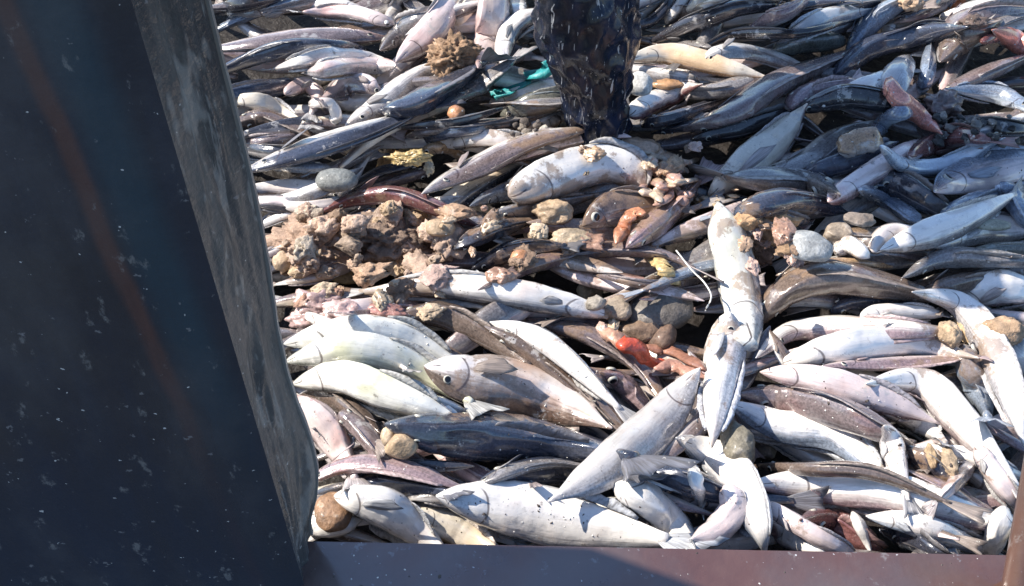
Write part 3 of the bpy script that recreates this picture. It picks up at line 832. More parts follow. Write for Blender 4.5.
# left middle
f(2, '360,204 305,196 250,190', 24, 120, 'br', 'W', .4, 'f', 'pale fish with a brown head against the casing, above the rubble')
f(3, '430,172 396,180 358,192', 15, 30, 'pu', 'P', .6, 'e', 'slim grey-purple fish beneath the yellow pieces', 'x')
f(4, '318,214 352,197 398,194 440,206 482,228', 21, 20, 'mo', 'P', .62, 'f', 'maroon-brown fish arched over the rubble', 'x')
f(3, '480,222 440,216 400,212', 14, 160, 'gy', 'W', .4, 'e', 'white fish edge under the maroon arched one', 'x')
f(2, '262,224 300,214 350,208', 18, 170, 'gy', 'W', .4, 'f', 'white fish half covered by rubble near the casing')
f(3, '470,206 510,192 575,176', 22, 20, 'bl', 'G', .6, 'f', 'slate fish in the gap below the long tailed fish')
f(4, '504,190 534,176 572,164', 14, 20, 'gy', 'P', .6, 'e', 'slim grey fish above the bright white bent one', 'x')
f(4, '490,214 530,206 590,196', 20, 20, 'gy', 'G', .6, 'f', 'plain grey fish under the bright white bent one')
f(9, '508,196 554,176 600,162 636,176 642,206', 38, 160, 'gy', 'W', .36, 'e', 'bright white fish bent over like a knee, centre', 'x')
f(10, '582,226 612,210 672,206', 30, -20, 'br', 'W', .52, 'f', 'brown-backed fish head with an eye, centre, below the bent white fish')
f(10, '626,248 662,220 700,180', 30, 20, 'mv', 'P', .66, 'f', 'mauve fish slanting up to the pale innards, centre')
f(5, '452,250 490,234 535,220', 26, 50, 'dk', 'P', .58, 'f', 'dark blunt fish between the two tan rubble lumps', 'x')
f(6, '478,290 540,262 600,250 660,250 690,266', 28, 40, 'pu', 'P', .56, 'f', 'long purple-grey fish with a thin tail curving down, centre')
f(4, '470,270 520,250 560,246', 24, 10, 'dk', 'G', .66, 'f', 'dark fish behind the long purple-grey one')
f(4, '740,212 766,208 806,222', 24, 40, 'nv', 'P', .6, 'e', 'navy and brown fish above the tan lumps', 'x')
# right below centre
f(5, '820,232 842,238 880,236 930,226', 18, 60, 'tn', 'G', .5, 'e', 'tan-grey twisted fish right of the grey stone', 'xN')
f(6, '872,252 890,236 930,240 960,246', 22, 170, 'gy', 'W', .4, 'e', 'white fish looped beside the twisted tan one', 'x')
f(6, '836,252 850,246 870,258', 18, 180, 'gy', 'W', .35, 'e', 'small bright white fish right of the grey stone', 'xN')
f(5, '796,268 840,262 900,268', 10, 20, 'tn', 'G', .6, 'e', 'thin tan-grey strip of a fish above the large dark brown one', 'xN')
f(7, '930,246 980,234 1040,232', 28, 130, 'gy', 'W', .4, 'f', 'white-grey fish at the right edge above the speckled one')
f(6, '960,258 1000,250 1040,250', 14, 10, 'gn', 'G', .6, 'e', 'greenish grey slim fish at the right edge', 'x')
f(8, '902,278 950,264 1040,264', 28, 30, 'gy', 'W', .52, 'f', 'speckled grey fish with a white snout at the right edge')
f(4, '910,300 960,290 1030,280', 26, 20, 'br', 'P', .5, 'f', 'brownish fish under the speckled grey one')
f(7, '960,304 994,292 1040,294', 36, 165, 'mv', 'W', .4, 'f', 'thick white fish at the right edge below the speckled one')
f(6, '750,330 786,294 826,282 880,286 940,300', 46, 30, 'br', 'P', .66, 'f', 'large dark brown fish arched right of the upright white fish')
f(7, '860,316 890,310 936,314', 17, 160, 'lg', 'W', .42, 'e', 'short white-lilac fish under the brown arch', 'x')
f(5, '830,312 860,304 920,306', 20, 20, 'nv', 'G', .6, 'e', 'shaded navy fish under the brown arch', 'x')
f(8, '756,358 790,330 850,322 946,330', 28, 110, 'mv', 'W', .45, 'f', 'white fish with a pinkish stripe below the large brown arch', 'x')
f(8, '778,364 836,346 900,342 968,356', 34, 160, 'pu', 'W', .38, 'f', 'broad white fish, second below the brown arch', 'x')
f(9, '822,366 890,366 968,358', 20, 60, 'mv', 'P', .46, 'f', 'pinkish grey fish along the lower side of the broad white one', 'x')
f(13, '912,292 958,304 986,336 1006,384 1026,450', 30, 140, 'lg', 'W', .40, 'f', 'long bright white fish arching down the right edge', 'xzh')
f(7, '964,346 974,372 986,412', 38, -20, 'bl', 'B', .5, 'f', 'blue-grey fish head with a ringed eye pointing up, right')
f(6, '1000,330 1016,350 1034,380', 26, 60, 'gy', 'W', .45, 'f', 'grey-white fish in the corner right of the long arching one')
f(9, '866,384 920,388 964,420 1010,480', 35, 150, 'pu', 'W', .38, 'f', 'broad white fish with a reddish patch running down to the right post')
f(8, '760,372 810,374 868,396 930,420', 32, 150, 'mv', 'P', .40, 'f', 'pinkish white fish lying on the purple-black one', 'x')
f(7, '736,394 790,398 850,412 900,440', 48, 15, 'pu', 'P', .74, 'f', 'large purple-black fish right of the upright white pair', 'x')
f(8, '726,402 780,422 836,440 886,482', 34, 130, 'bl', 'W', .46, 'f', 'slate-headed fish with a bright white rear flank')  # slate back colour carries the shade falling over the head
f(7, '880,410 908,418 940,440', 26, 160, 'gy', 'W', .4, 'f', 'small white fish in the dark hollow at the right')
f(9, '884,426 894,450 906,494', 26, 160, 'lg', 'W', .38, 't', 'short white fish pointing upward, right')
f(5, '900,450 930,466 960,490', 30, 10, 'dk', 'P', .66, 'f', 'dark fish in the hollow below the short white one')
f(6, '1000,520 960,498 900,470', 30, 20, 'mv', 'P', .55, 'f', 'mauve-brown fish by the right post')
f(9, '974,458 958,478 936,502', 19, 160, 'mv', 'P', .4, 't', 'pinkish fish tail standing up near the right post', 'x')
f(10, '976,446 994,474 1022,512', 22, 160, 'gy', 'P', .4, 'e', 'pale pinkish fish beside the right post', 'x')
# upright pair in the middle
f(11, '746,344 740,290 730,246 718,202', 47, 120, 'si', 'E', .30, 'v', 'thick upright silver-white fish, upper of the middle pair', 'xN')
f(12, '730,312 724,352 718,398 712,448', 44, 70, 'si', 'W', .36, 't', 'upright white fish, lower of the middle pair', 'x')
# middle left, large pale fish
f(4, '620,318 540,304 450,292 372,292', 28, 150, 'gy', 'W', .40, 'f', 'long white fish lying below the rubble and the purple-grey fish', 'x')
f(3, '300,314 350,312 420,308', 26, 170, 'mv', 'P', .42, 'e', 'pale pink fish below the rubble, left', 'x')
f(5, '392,318 450,324 520,360', 32, 10, 'br', 'P', .68, 'f', 'speckled dark brown fish in the middle left')
f(6, '284,344 346,331 404,336 462,368', 36, 168, 'gn', 'E', .36, 'f', 'white fish with a greenish sheen below the pink scraps, uppermost of three')
f(7, '284,362 344,352 404,366 462,398', 36, 150, 'gn', 'E', .40, 'f', 'white fish with a greenish sheen, middle one of three by the casing', 'x')
f(8, '292,384 344,378 396,392 452,416', 38, 160, 'gn', 'E', .38, 'f', 'white fish with a greenish sheen, lowest of three by the casing', 'x')
f(8, '424,366 470,376 530,398 600,424', 62, 112, 'br', 'T', .42, 'f', 'gaping silver and tan stained fish, middle left', 'xz')
f(7, '484,326 530,348 580,396 628,440', 36, 40, 'br', 'W', .60, 'f', 'brown fish slanting down beside the tan stained one')
f(8, '490,322 548,342 610,400', 24, 165, 'gy', 'W', .40, 'f', 'white strip of a fish slanting down to the right, centre', 'x')
f(8, '524,318 590,334 636,366 664,404', 32, 50, 'pu', 'P', .56, 'f', 'lilac-grey fish slanting down to the red innards')
f(9, '600,372 622,388 654,420', 27, 20, 'mv', 'P', .62, 'f', 'small mauve fish head with an eye, above the big silver fish')
# bottom left
f(6, '300,396 340,402 376,430', 30, 20, 'br', 'G', .6, 'f', 'brown fish squeezed between casing and pale fish', 'x')
f(8, '290,398 314,420 334,444 352,474', 36, 160, 'mv', 'P', .38, 'f', 'smooth pinkish white fish against the casing, lower left', 'x')
f(8, '340,412 358,430 386,462', 24, 30, 'pu', 'P', .5, 'e', 'mauve fish next to the smooth pinkish one', 'x')
f(10, '384,424 440,434 530,440 634,458', 64, 25, 'nv', 'G', .66, 'f', 'biggest dark navy fish, lower middle', 'x')
f(8, '480,480 540,478 620,476', 34, 10, 'nv', 'D', .7, 'f', 'dark navy fish under the biggest one')
f(11, '470,490 510,472 552,464 610,470', 17, 40, 'gy', 'G', .5, 't', 'thin grey fish curving below the biggest navy one', 'x')
f(9, '300,486 344,466 396,464 456,486', 28, 60, 'mv', 'P', .56, 'f', 'mauve-grey fish bending from the casing, lower left')
f(6, '340,500 380,488 440,492', 30, 20, 'nv', 'B', .6, 'f', 'shaded bluish fish below the mauve-grey one')
f(10, '334,496 384,508 450,556', 42, 165, 'bl', 'W', .36, 'f', 'white bluish fish running down to the ledge, lower left', 'x')
f(9, '412,510 450,530 500,556', 32, 160, 'tn', 'C', .40, 'f', 'cream fish running under the ledge, lower left', 'x')
f(9, '300,520 330,526 362,520', 26, 170, 'gy', 'W', .36, 'e', 'small white fish by the foot of the casing', 'xN')
f(11, '436,496 500,508 580,524 668,540', 56, 150, 'bl', 'W', .32, 'f', 'large silver-white fish lying along the ledge')
f(12, '700,368 660,420 606,468 548,502', 46, 105, 'lg', 'G', .46, 'f', 'big silver fish slanting up to the upright white pair', 'xNh')
f(10, '620,484 652,504 696,548', 42, 140, 'bl', 'W', .42, 'e', 'grey-headed white fish pointing down to the ledge, lower middle', 'x')
f(12, '726,486 734,508 716,532 690,540', 32, 170, 'pk', 'P', .30, 'e', 'pink smooth fish curled at the ledge, lower middle', 'xN')
f(11, '692,462 698,490 704,520', 18, 150, 'lg', 'W', .40, 't', 'white pointed fin-like fish end above the pink curled one', 'xN')
f(10, '676,438 722,464 752,506 766,556', 42, 150, 'bl', 'W', .42, 'f', 'bluish fish with a white patch bending down to the ledge, right of the pink one', 'x')  # blue back colour carries the shade on the upper end
f(6, '640,470 690,480 740,500', 34, 10, 'nv', 'D', .7, 'f', 'navy fish in the hollow below the big silver one')
# bottom right
f(9, '748,466 800,464 870,476 940,500', 21, 20, 'br', 'G', .68, 'f', 'grey-brown wrinkled fish lying on the long white one')
f(8, '748,484 820,488 900,502 1004,528', 40, 140, 'mv', 'W', .40, 'f', 'long white fish with a mauve tail, lower right')
f(9, '764,504 800,524 856,558', 20, 160, 'mv', 'P', .40, 'e', 'narrow white-pink fish slanting to the ledge, lower right', 'x')
f(5, '770,520 790,534 820,552', 30, 170, 'mv', 'W', .40, 'f', 'pale fish under the narrow white-pink one')
f(7, '800,520 836,528 880,552', 42, 20, 'mo', 'D', .66, 'f', 'dark maroon fish sunk in the hollow at the ledge', 'x')
f(9, '852,512 862,530 872,556', 15, 170, 'gy', 'W', .40, 't', 'white upright fish tail in front of the dark maroon fish', 'xN')
f(7, '880,530 910,540 950,558', 30, 20, 'dk', 'B', .6, 'f', 'dark grey fish at the ledge beside the white tail', 'x')
f(9, '866,516 920,532 996,556', 24, 150, 'bl', 'W', .42, 'f', 'pale blue-white fish running along the ledge, lower right', 'x')
f(10, '1006,510 998,530 988,560', 26, 170, 'gn', 'W', .34, 'e', 'white fish face at the foot of the right post')
T.sort(key=lambda q: (q[0] * 0.0 + 0, q[0], q[1]))
_seen = set()
def lay_fish(q):
    layer, idx, pts, w, th, back, belly, v0, pk, label, fl = q
    assert label not in _seen, label
    _seen.add(label)
    near = max(p[1] for p in pts) > 500
    if 'N' not in fl and layer < 10:
        (ax, ay), (bx, by) = pts[-2], pts[-1]
        pts = pts[:-1] + [(bx + (bx - ax) * .16, by + (by - ay) * .16)]
    if layer < 10 and len(pts) >= 3 and 'N' not in fl:
        rj = random.Random(idx + 50); n_ = len(pts)
        for k_ in range(1, n_ - 1):
            tx, ty = pts[k_ + 1][0] - pts[k_ - 1][0], pts[k_ + 1][1] - pts[k_ - 1][1]; j_ = rj.uniform(-.045, .045)
            pts = pts[:k_] + [(pts[k_][0] - ty * j_, pts[k_][1] + tx * j_)] + pts[k_ + 1:]
    if 'x' in fl and 'N' not in fl and 'z' not in fl and idx % 2 == 0: fl = ''
    P, rad = lay(pts, w * (1.2 if max(p[1] for p in pts) < 262 else 1.06), pk, zcap=LEDGE_Z - 0.012 if near else None, lift=.022 if 'h' in fl else 0)
    vis = [p for p in P]
    build_fish(P, rad, R(th), COL[back], belly, v0, 1000 + idx, 'x' not in fl, (' eye' in label) or (abs(th) <= 120 and 'N' not in fl), 'N' not in fl, pk, 0.64 if pk == 'f' else 0.74, True, label, 'fish heaped in the hold')

# slim fish wedged in between, low in the heap
rw_ = random.Random(404)
def wedge(k):
    px, py = rw_.uniform(225, 1020), rw_.uniform(5, 520)
    if px < 245 + .15 * py: px += 120
    a = rw_.gauss(.28 if py < 300 else -.22, .35); l = rw_.uniform(46, 78) * (.8 + .4 * py / 586)
    bn = rw_.uniform(-.18, .18)
    pts = [(px - l * math.cos(a), py + l * math.sin(a) * .8), (px + bn * l * math.sin(a), py + bn * l * math.cos(a)), (px + l * math.cos(a), py - l * math.sin(a) * .8)]
    if rw_.random() < .5: pts.reverse()
    bc = rw_.choice(['gy', 'pu', 'br', 'dk', 'mv', 'gy', 'bl']); be = rw_.choice('WPGCWW'); th = rw_.choice([0, 20, 60, 90, 120, 150, 170, -60])
    P, rad = lay(pts, rw_.uniform(13, 22), 'f', zcap=LEDGE_Z - .03 if py > 440 else None, sink=.4)
    near = min(LANDMARKS, key=lambda m: (m[0] - px) ** 2 + (m[1] - py) ** 2)
    nm = {'dk': 'blackish', 'gy': 'grey', 'br': 'brown', 'pu': 'purple-grey', 'mv': 'mauve', 'bl': 'blue-grey'}[bc]
    tone = nm if abs(th) <= 60 else ('pale-sided ' + nm if th < 130 else {'W': 'white', 'P': 'pinkish', 'G': 'pale grey', 'C': 'cream'}[be])
    o = build_fish(P, rad, R(th), COL[bc], be, rw_.uniform(.4, .6), 3000 + k, True, k % 2 == 0 and abs(th) < 70, True, 'f', .64, True, 'slim ' + tone + ' fish wedged in the heap ' + near[2], 'slim fish wedged in the heap')
    WEDGED.append(o)
WEDGED = []
# ---------------------------------------------------------------- stones, sponge, shells, innards
def ico(sub):
    bm = bmesh.new(); bmesh.ops.create_icosphere(bm, subdivisions=sub, radius=1.0)
    v = [x.co.copy() for x in bm.verts]; fc = [tuple(y.index for y in x.verts) for x in bm.faces]
    bm.free(); return v, fc
ICO = {s: ico(s) for s in (2, 3, 4, 5)}
def lump(name, px, py, wpx, hpx, colr, mat, label, cat, group=None, rough=0.25, freq=1.6, sub=3, lift=0.35, flat=0.75, seed=None, facet=0.0, ang=0.0, crumb=0.0):
    rs = random.Random(seed if seed is not None else int(px * 13 + py * 7))
    z = 0.14
    for _ in range(3):
        p = at(px, py, z); sc = m_per_px(p)
        ra, rb = wpx * sc * 0.5, hpx * sc * 0.5 * 1.12
        hs = sorted(h_at(p.x + dx_ * ra, p.y + dy_ * rb) for dx_ in (-.5, 0, .5) for dy_ in (-.5, 0, .5))
        z = hs[5] + min(ra, rb) * lift
    p = at(px, py, z)
    rc = min(ra, rb) * flat
    so = Vector((rs.uniform(-90, 90), rs.uniform(-90, 90), rs.uniform(-90, 90)))
    V, Fc = ICO[sub]
    ca, sa = math.cos(ang), math.sin(ang)
    planes = [Vector((rs.gauss(0, 1), rs.gauss(0, 1), rs.gauss(0, 1))).normalized() for _ in range(9)]
    offs = [rs.uniform(.62, .88) for _ in planes]
    vs = []
    for v in V:
        k = 1 + rough * noise.noise(so + v * freq) + rough * .45 * noise.noise(so + v * freq * 2.3)
        if crumb: k += crumb * noise.noise(so + v * 6.5) + crumb * .8 * noise.noise(so + v * 13) + crumb * .4 * noise.noise(so + v * 27)
        w = v * k
        if facet:
            for n_, d_ in zip(planes, offs):
                e = w.dot(n_) - d_
                if e > 0: w = w - n_ * (e * facet)
        x, y = w.x * ra, w.y * rb
        vs.append((x * ca - y * sa, x * sa + y * ca, w.z * rc))
    me = mesh_from(name, vs, Fc)
    o = link(name, me, mat, None, p)
    o.color = (*colr, 1)
    stamp(p.x, p.y, min(ra, rb) * .8, p.z, flat)
    tag(o, label, cat, group)
    return o
def gut(name, pts, wpx, colr, label, cat, group=None, lift=.5, seed=1, taper=.55, knob=.10):
    """a soft tube lying on the heap: innards, strips of flesh"""
    so = Vector((seed * 3.7, seed * 1.3, seed * .7)); n = 22
    q = catmull([Vector((a, b, 0)) for a, b in pts], n)
    P = []
    for v in q:
        p = at(v.x, v.y, .15)
        for _ in range(2): p = at(v.x, v.y, h_at(p.x, p.y) + wpx * m_per_px(p) * .5 * lift)
        P.append(p)
    zs = np.convolve(np.pad([p.z for p in P], 3, mode='edge'), np.ones(7) / 7, 'valid')
    P = [at(v.x, v.y, float(z)) for v, z in zip(q, zs)]
    r0 = wpx * m_per_px(P[n // 2]) * .5
    base = P[n // 2].copy(); vs, fs = [], []
    for i, p in enumerate(P):
        t = (P[min(i + 1, n - 1)] - P[max(i - 1, 0)]).normalized(); sd = t.cross(Vector((0, 0, 1))).normalized(); up = sd.cross(t)
        u = i / (n - 1); r = r0 * (1 - taper * u) * min(1, (.25 + 5 * u)) * min(1, .2 + 5 * (1 - u)) * (1 + knob * noise.noise(so + Vector((i * .22, 0, 0))))
        for k in range(12):
            a = 2 * math.pi * k / 12; d = sd * math.cos(a) + up * (math.sin(a) * .6)
            vs.append(p + d * (r * (1 + 2.2 * knob * noise.noise(so + d * 1.5 + Vector((i * .15, 0, 0))))) - base)
    for i in range(n - 1):
        for k in range(12): fs.append((i * 12 + k, i * 12 + (k + 1) % 12, i * 12 + 12 + (k + 1) % 12, i * 12 + 12 + k))
    fs.append(tuple(range(12))[::-1]); fs.append(tuple((n - 1) * 12 + k for k in range(12)))
    o = link(name, mesh_from(name, vs, fs), FLESH, None, base); o.color = (*colr, 1)
    for p in P: stamp(p.x, p.y, r0 * .7, p.z, .7)
    tag(o, label, cat, group); return o
TAN, PINKT, BRN, GRY, DGR, ORG, YEL = (.42, .30, .19), (.46, .33, .25), (.22, .145, .095), (.25, .25, .25), (.10, .095, .085), (.50, .24, .12), (.55, .40, .16)
def lab_at(x, y, c, noun):
    l = sum(c) / 3
    tone = 'black' if l < .03 else 'blackish' if l < .06 else 'dark' if l < .14 else 'brown' if l < .2 else 'greyish brown' if l < .28 else 'tan' if l < .31 else 'pinkish' if l < .4 else 'whitish'
    if noun == 'rubble chunk':
        row = 'upper' if y < 232 else 'middle' if y < 256 else 'lower'
        pos = ('the casing' if x < 300 else 'the clam shell' if x < 345 else 'the middle of the rubble heap' if x < 385 else 'the brown sponge' if x < 420 else 'the coral lump')
        return tone + ' crumbly ' + noun + ' in the ' + row + ' rubble near ' + pos
    if noun == 'grit lump':
        return tone + ' ' + noun + ' left of the leg, ' + ('far from the foot' if x < 530 else 'midway' if x < 552 else 'close to the foot') + (', upper row' if y < 127 else ', lower row')
    return tone + ' ' + noun + ' at the far right, ' + ('beside the coral pink tail' if x < 956 else 'above the maroon fish' if x < 980 else 'under the lavender-blue fish' if x < 1000 else 'by the right edge') + (', upper row' if y < 124 else ', middle row' if y < 134 else ', lower row')
def add_lumps(stage):
    if stage == 'rubble':
        g = 'pale rubble chunks in the heap on the left'; lb = 'crumbly pinkish tan rubble chunk in the heap beside the casing'
        rr = random.Random(5)
        # one big crusty mass first, then chunks on it
        lump('sponge', 318, 244, 84, 56, (.38, .26, .19), SPONGE, 'large crumbly pinkish tan sponge beside the casing', 'sponge', None, .35, 1.8, 5, .1, .7, 3, 0, 0, .20)
        lump('sponge', 388, 240, 86, 52, (.22, .155, .115), SPONGE, 'large brown crumbly sponge right of the pinkish one', 'sponge', None, .35, 1.8, 5, .1, .7, 4, 0, 0, .22)
        for k in range(100):
            t = rr.random()
            x = 276 + 170 * t; y = 218 + rr.random() * 66 - 12 * math.sin(t * 3)
            s = rr.choice([5, 6, 7, 8, 9, 11, 15, 22, 28])
            c = rr.choice([TAN, PINKT, PINKT, (.36, .27, .20), BRN, (.50, .42, .33)])
            lump('rubble_chunk', x, y, s * rr.uniform(.9, 1.4), s, c, SPONGE, lab_at(x, y, c, 'rubble chunk'), 'rubble', g, .55, 1.9, 4 if s > 12 else 3, .4, .85, 100 + k, .85, rr.uniform(0, 3), .26)
        lump('sponge', 448, 240, 34, 42, PINKT, SPONGE, 'pinkish tan coral lump at the right end of the rubble', 'sponge', None, .4, 1.9, 4, .3, .8, 8, 0, 0, .12)
        lump('stone', 440, 228, 30, 20, TAN, ROCK, 'smooth tan stone on the pinkish coral lump', 'stone', None, .2, 1.3, 3, .4, .7, 9)
        lump('clam_shell', 354, 272, 56, 26, (.47, .33, .17), ROCK, 'tan clam shell lying below the rubble', 'shell', None, .12, 1.1, 4, .5, .5, 10, 0, .15)
        lump('clam_shell', 352, 242, 36, 16, (.20, .15, .11), ROCK, 'dark arched shell on top of the rubble', 'shell', None, .15, 1.2, 4, 1.2, .7, 11, 0, .35)
        lump('stone', 304, 272, 18, 14, (.55, .50, .43), ROCK, 'small whitish stone at the lower left of the rubble', 'stone', None, .2, 1.4, 3, .4, .8, 12)
        lump('stone', 282, 262, 18, 24, TAN, ROCK, 'tan stone between rubble and casing', 'stone', None, .3, 1.6, 3, .4, .8, 13, .6)
        for i, (x, y, w, h) in enumerate(((316, 304, 44, 30), (340, 312, 36, 26), (306, 318, 34, 20))):
            lump('flesh_scrap', x, y, w, h, (.52, .36, .33), FLESH, ['pale pink flesh scrap, uppermost below the rubble', 'pale pink flesh scrap, right one below the rubble', 'pale pink flesh scrap, lowest below the rubble'][i], 'flesh scrap', None, .45, 2, 4, .3, .7, 20 + i, 0, 0, .06)
        lump('flesh_scrap', 384, 312, 36, 16, (.36, .18, .15), FLESH, 'reddish flesh scrap on the long white fish', 'flesh scrap', None, .5, 2, 4, .5, .6, 24, 0, 0, .08)
    if stage == 'top':
        lump('sponge', 454, 57, 48, 36, (.30, .19, .115), SPONGE, 'brown fuzzy sponge near the top left of centre', 'sponge', None, .4, 2.2, 5, .6, .9, 30, 0, 0, .25)
        lump('stone', 456, 113, 18, 15, ORG, FLESH, 'round orange lump below the white-snouted grey fish', 'stone', None, .15, 1.2, 3, .8, .9, 31)
        lump('stone', 336, 180, 44, 25, (.22, .225, .21), ROCK, 'smooth grey stone under the long slate fish', 'stone', None, .1, 1.2, 3, .4, .7, 32)
        for i, (x, y, w, h, a) in enumerate(((386, 160, 13, 30, -.35), (411, 158, 38, 15, .1), (412, 147, 28, 12, .3), (429, 167, 9, 20, .1))):
            lump('sea_squirt', x, y, w, h, [(.52, .29, .11), (.50, .36, .15), (.48, .37, .20), (.52, .43, .28)][i], FLESH, ['orange-yellow upright piece, leftmost of the yellow cluster', 'plump yellow piece in the middle of the yellow cluster', 'pale yellow knobbly piece on top of the yellow cluster', 'thin cream piece at the right of the yellow cluster'][i], 'sea squirt', None, .6, 1.9, 5, .8, .7, 33 + i, 0, a, .22)
        rr = random.Random(9)
        for k in range(26):
            x = 512 + 62 * rr.random(); y = 118 + 20 * rr.random(); s = rr.uniform(4, 11)
            c = rr.choice([(.12, .10, .09), (.5, .47, .42), (.2, .17, .14)])
            lump('rubble_chunk', x, y, s * 1.2, s, c, SPONGE, lab_at(x, y, c, 'grit lump'), 'rubble', 'grit by the foot of the leg', .4, 2, 2, .4, .9, 200 + k, .4)
        lump('stone', 640, 84, 24, 26, (.55, .54, .51), ROCK, 'round whitish stone beside the standing leg', 'stone', None, .15, 1.3, 3, .5, .85, 40)
        lump('flesh_scrap', 668, 84, 30, 12, (.46, .26, .13), FLESH, 'tan flesh scrap under the cream fish', 'flesh scrap', None, .3, 1.8, 3, .5, .6, 41)
        lump('sponge', 948, 4, 40, 20, (.52, .20, .09), SPONGE, 'orange sponge at the top edge, upper right', 'sponge', None, .4, 2.2, 4, .8, .8, 42, 0, 0, .14)
        lump('sponge', 912, 2, 22, 18, (.52, .36, .24), SPONGE, 'pale tan sponge left of the orange one', 'sponge', None, .4, 2.2, 4, .8, .8, 43, 0, 0, .14)
        lump('sponge', 974, 22, 26, 14, (.14, .10, .085), SPONGE, 'dark brown crumpled lump, far upper right', 'sponge', None, .4, 2.2, 4, .8, .8, 44, 0, 0, .14)
        lump('flesh_scrap', 944, 105, 38, 26, (.15, .105, .095), FLESH, 'crumpled dark brown flesh right of the coral pink tail', 'flesh scrap', None, .6, 2.2, 4, .6, .8, 45, 0, .5, .08)
        for k in range(46):
            x = 936 + 84 * rr.random(); y = 114 + 30 * rr.random(); s = rr.uniform(5, 11)
            c = rr.choice([(.02, .02, .02), (.04, .038, .036), (.05, .048, .045), (.10, .095, .09), (.2, .18, .16)])
            lump('pebble', x, y, s * 1.2, s, c, ROCK, lab_at(x, y, c, 'wet pebble'), 'pebble', 'dark wet pebbles at the far right', .5, 1.6, 3, .5, .7, 300 + k, .8, k)
    if stage == 'under':
        lump('flesh_scrap', 626, 158, 84, 44, (.50, .33, .22), FLESH, 'tan-brown jelly-like flesh above the bent white fish', 'flesh scrap', None, .3, 1.6, 5, .25, .55, 50, 0, 0, .03)
    if stage == 'mid':
        # pale innards: short fat loops
        rr = random.Random(17)
        for k in range(20):
            x = 648 + 42 * rr.random(); y = 152 + 48 * rr.random(); a = rr.uniform(0, 6.3); l = rr.uniform(9, 16); bd = rr.uniform(-1.2, 1.2)
            gut('innards', [(x - l * math.cos(a), y - l * .7 * math.sin(a)), (x + 4 * math.sin(a) * bd, y - 4 * math.cos(a) * bd), (x + l * math.cos(a), y + l * .7 * math.sin(a))], rr.uniform(8, 14),
                rr.choice([(.50, .34, .24), (.56, .43, .32), (.46, .28, .22)]), 'pale tan loop in the pile of innards right of centre', 'innards', 'pale innards right of centre', .9, 400 + k, .3)
        for k in range(9):
            x = 702 + 30 * rr.random(); y = 186 + 20 * rr.random(); l = rr.uniform(8, 15); a = rr.uniform(-.2, 1.2)
            gut('innards', [(x - l * math.cos(a), y - l * math.sin(a)), (x + rr.uniform(-3, 3), y + rr.uniform(-3, 3)), (x + l * math.cos(a), y + l * math.sin(a))], rr.uniform(5, 8),
                rr.choice([(.58, .45, .30), (.50, .35, .21)]), 'cream strip of innards above the upright white fish', 'innards', 'cream innards above the upright white fish', .9, 420 + k, .3)
        for i, (x, y, w, h) in enumerate(((749, 220, 26, 16), (782, 219, 34, 17), (766, 234, 36, 30), (790, 250, 30, 16), (764, 254, 20, 26))):
            lump('sponge', x, y, w, h, [(.46, .29, .16), (.48, .30, .17), (.44, .29, .17), (.32, .21, .13), (.18, .115, .08)][i], SPONGE,
                 ['tan lump nearest the top of the upright white fish', 'tan lump reaching right under the navy and brown fish', 'big ridged tan lump right of the upright white fish', 'brown lump left under the grey stone', 'dark brown stringy lump beside the upright white fish'][i], 'sponge', None, .35, 1.9, 4, .5, .85, 440 + i, 0, 0, .06)
        lump('stone', 808, 248, 46, 32, (.30, .31, .31), ROCK, 'smooth grey stone right of the tan lumps', 'stone', None, .12, 1.3, 4, .5, .7, 60, .7, -.4)
        for i, (x, y, w, h, c) in enumerate(((851, 209, 32, 14, TAN), (858, 219, 32, 16, (.25, .20, .16)), (838, 232, 32, 28, (.30, .24, .18)))):
            lump('clam_shell', x, y, w, h, c, ROCK, ['tan oval shell under the pale pink fish', 'brown shell under the tan oval one', 'round brown shell left of the looped white fish'][i], 'shell', None, .25, 1.3, 4, .6, .5, 62 + i, .6)
        lump('stone', 993, 225, 38, 13, (.32, .31, .24), ROCK, 'flat greenish tan stone at the right edge', 'stone', None, .15, 1.3, 3, .7, .6, 66, .3)
        for i, (x, y, w, h, c) in enumerate(((534, 226, 28, 42, TAN), (554, 212, 40, 28, TAN), (574, 238, 46, 20, (.40, .31, .21)))):
            lump('stone', x, y, w, h, c, ROCK, ['upright tan lumpy stone left of the fish head in the centre', 'tan lumpy stone on top of the centre group', 'flat tan stone right below the centre group'][i], 'stone', None, .35, 1.9, 4, .35, .8, 70 + i, .5, 0, .05)
        lump('stone', 520, 257, 18, 15, ORG, FLESH, 'small orange round lump above the long purple-grey fish', 'stone', None, .15, 1.2, 3, .8, .9, 75)
        gut('flesh_scrap', [(644, 214), (630, 216), (622, 230), (616, 244)], 17, (.50, .22, .12), 'orange curled flesh beside the mauve fish', 'flesh scrap', None, 1.0, 76, .3, .3)
        lump('stone', 590, 292, 30, 22, (.33, .29, .22), ROCK, 'small tan stone under the long purple-grey fish', 'stone', None, .25, 1.6, 3, .5, .8, 77, .6)
        gut('sea_squirt', [(652, 256), (662, 266), (674, 284)], 20, (.58, .43, .20), 'yellow flap above the round flat grey stone', 'sea squirt', None, .9, 78, .2, .3)
        lump('stone', 660, 308, 72, 56, (.155, .135, .115), ROCK, 'round flat grey-brown stone in the middle', 'stone', None, .10, 1.2, 4, .35, .5, 79, .3, .3)
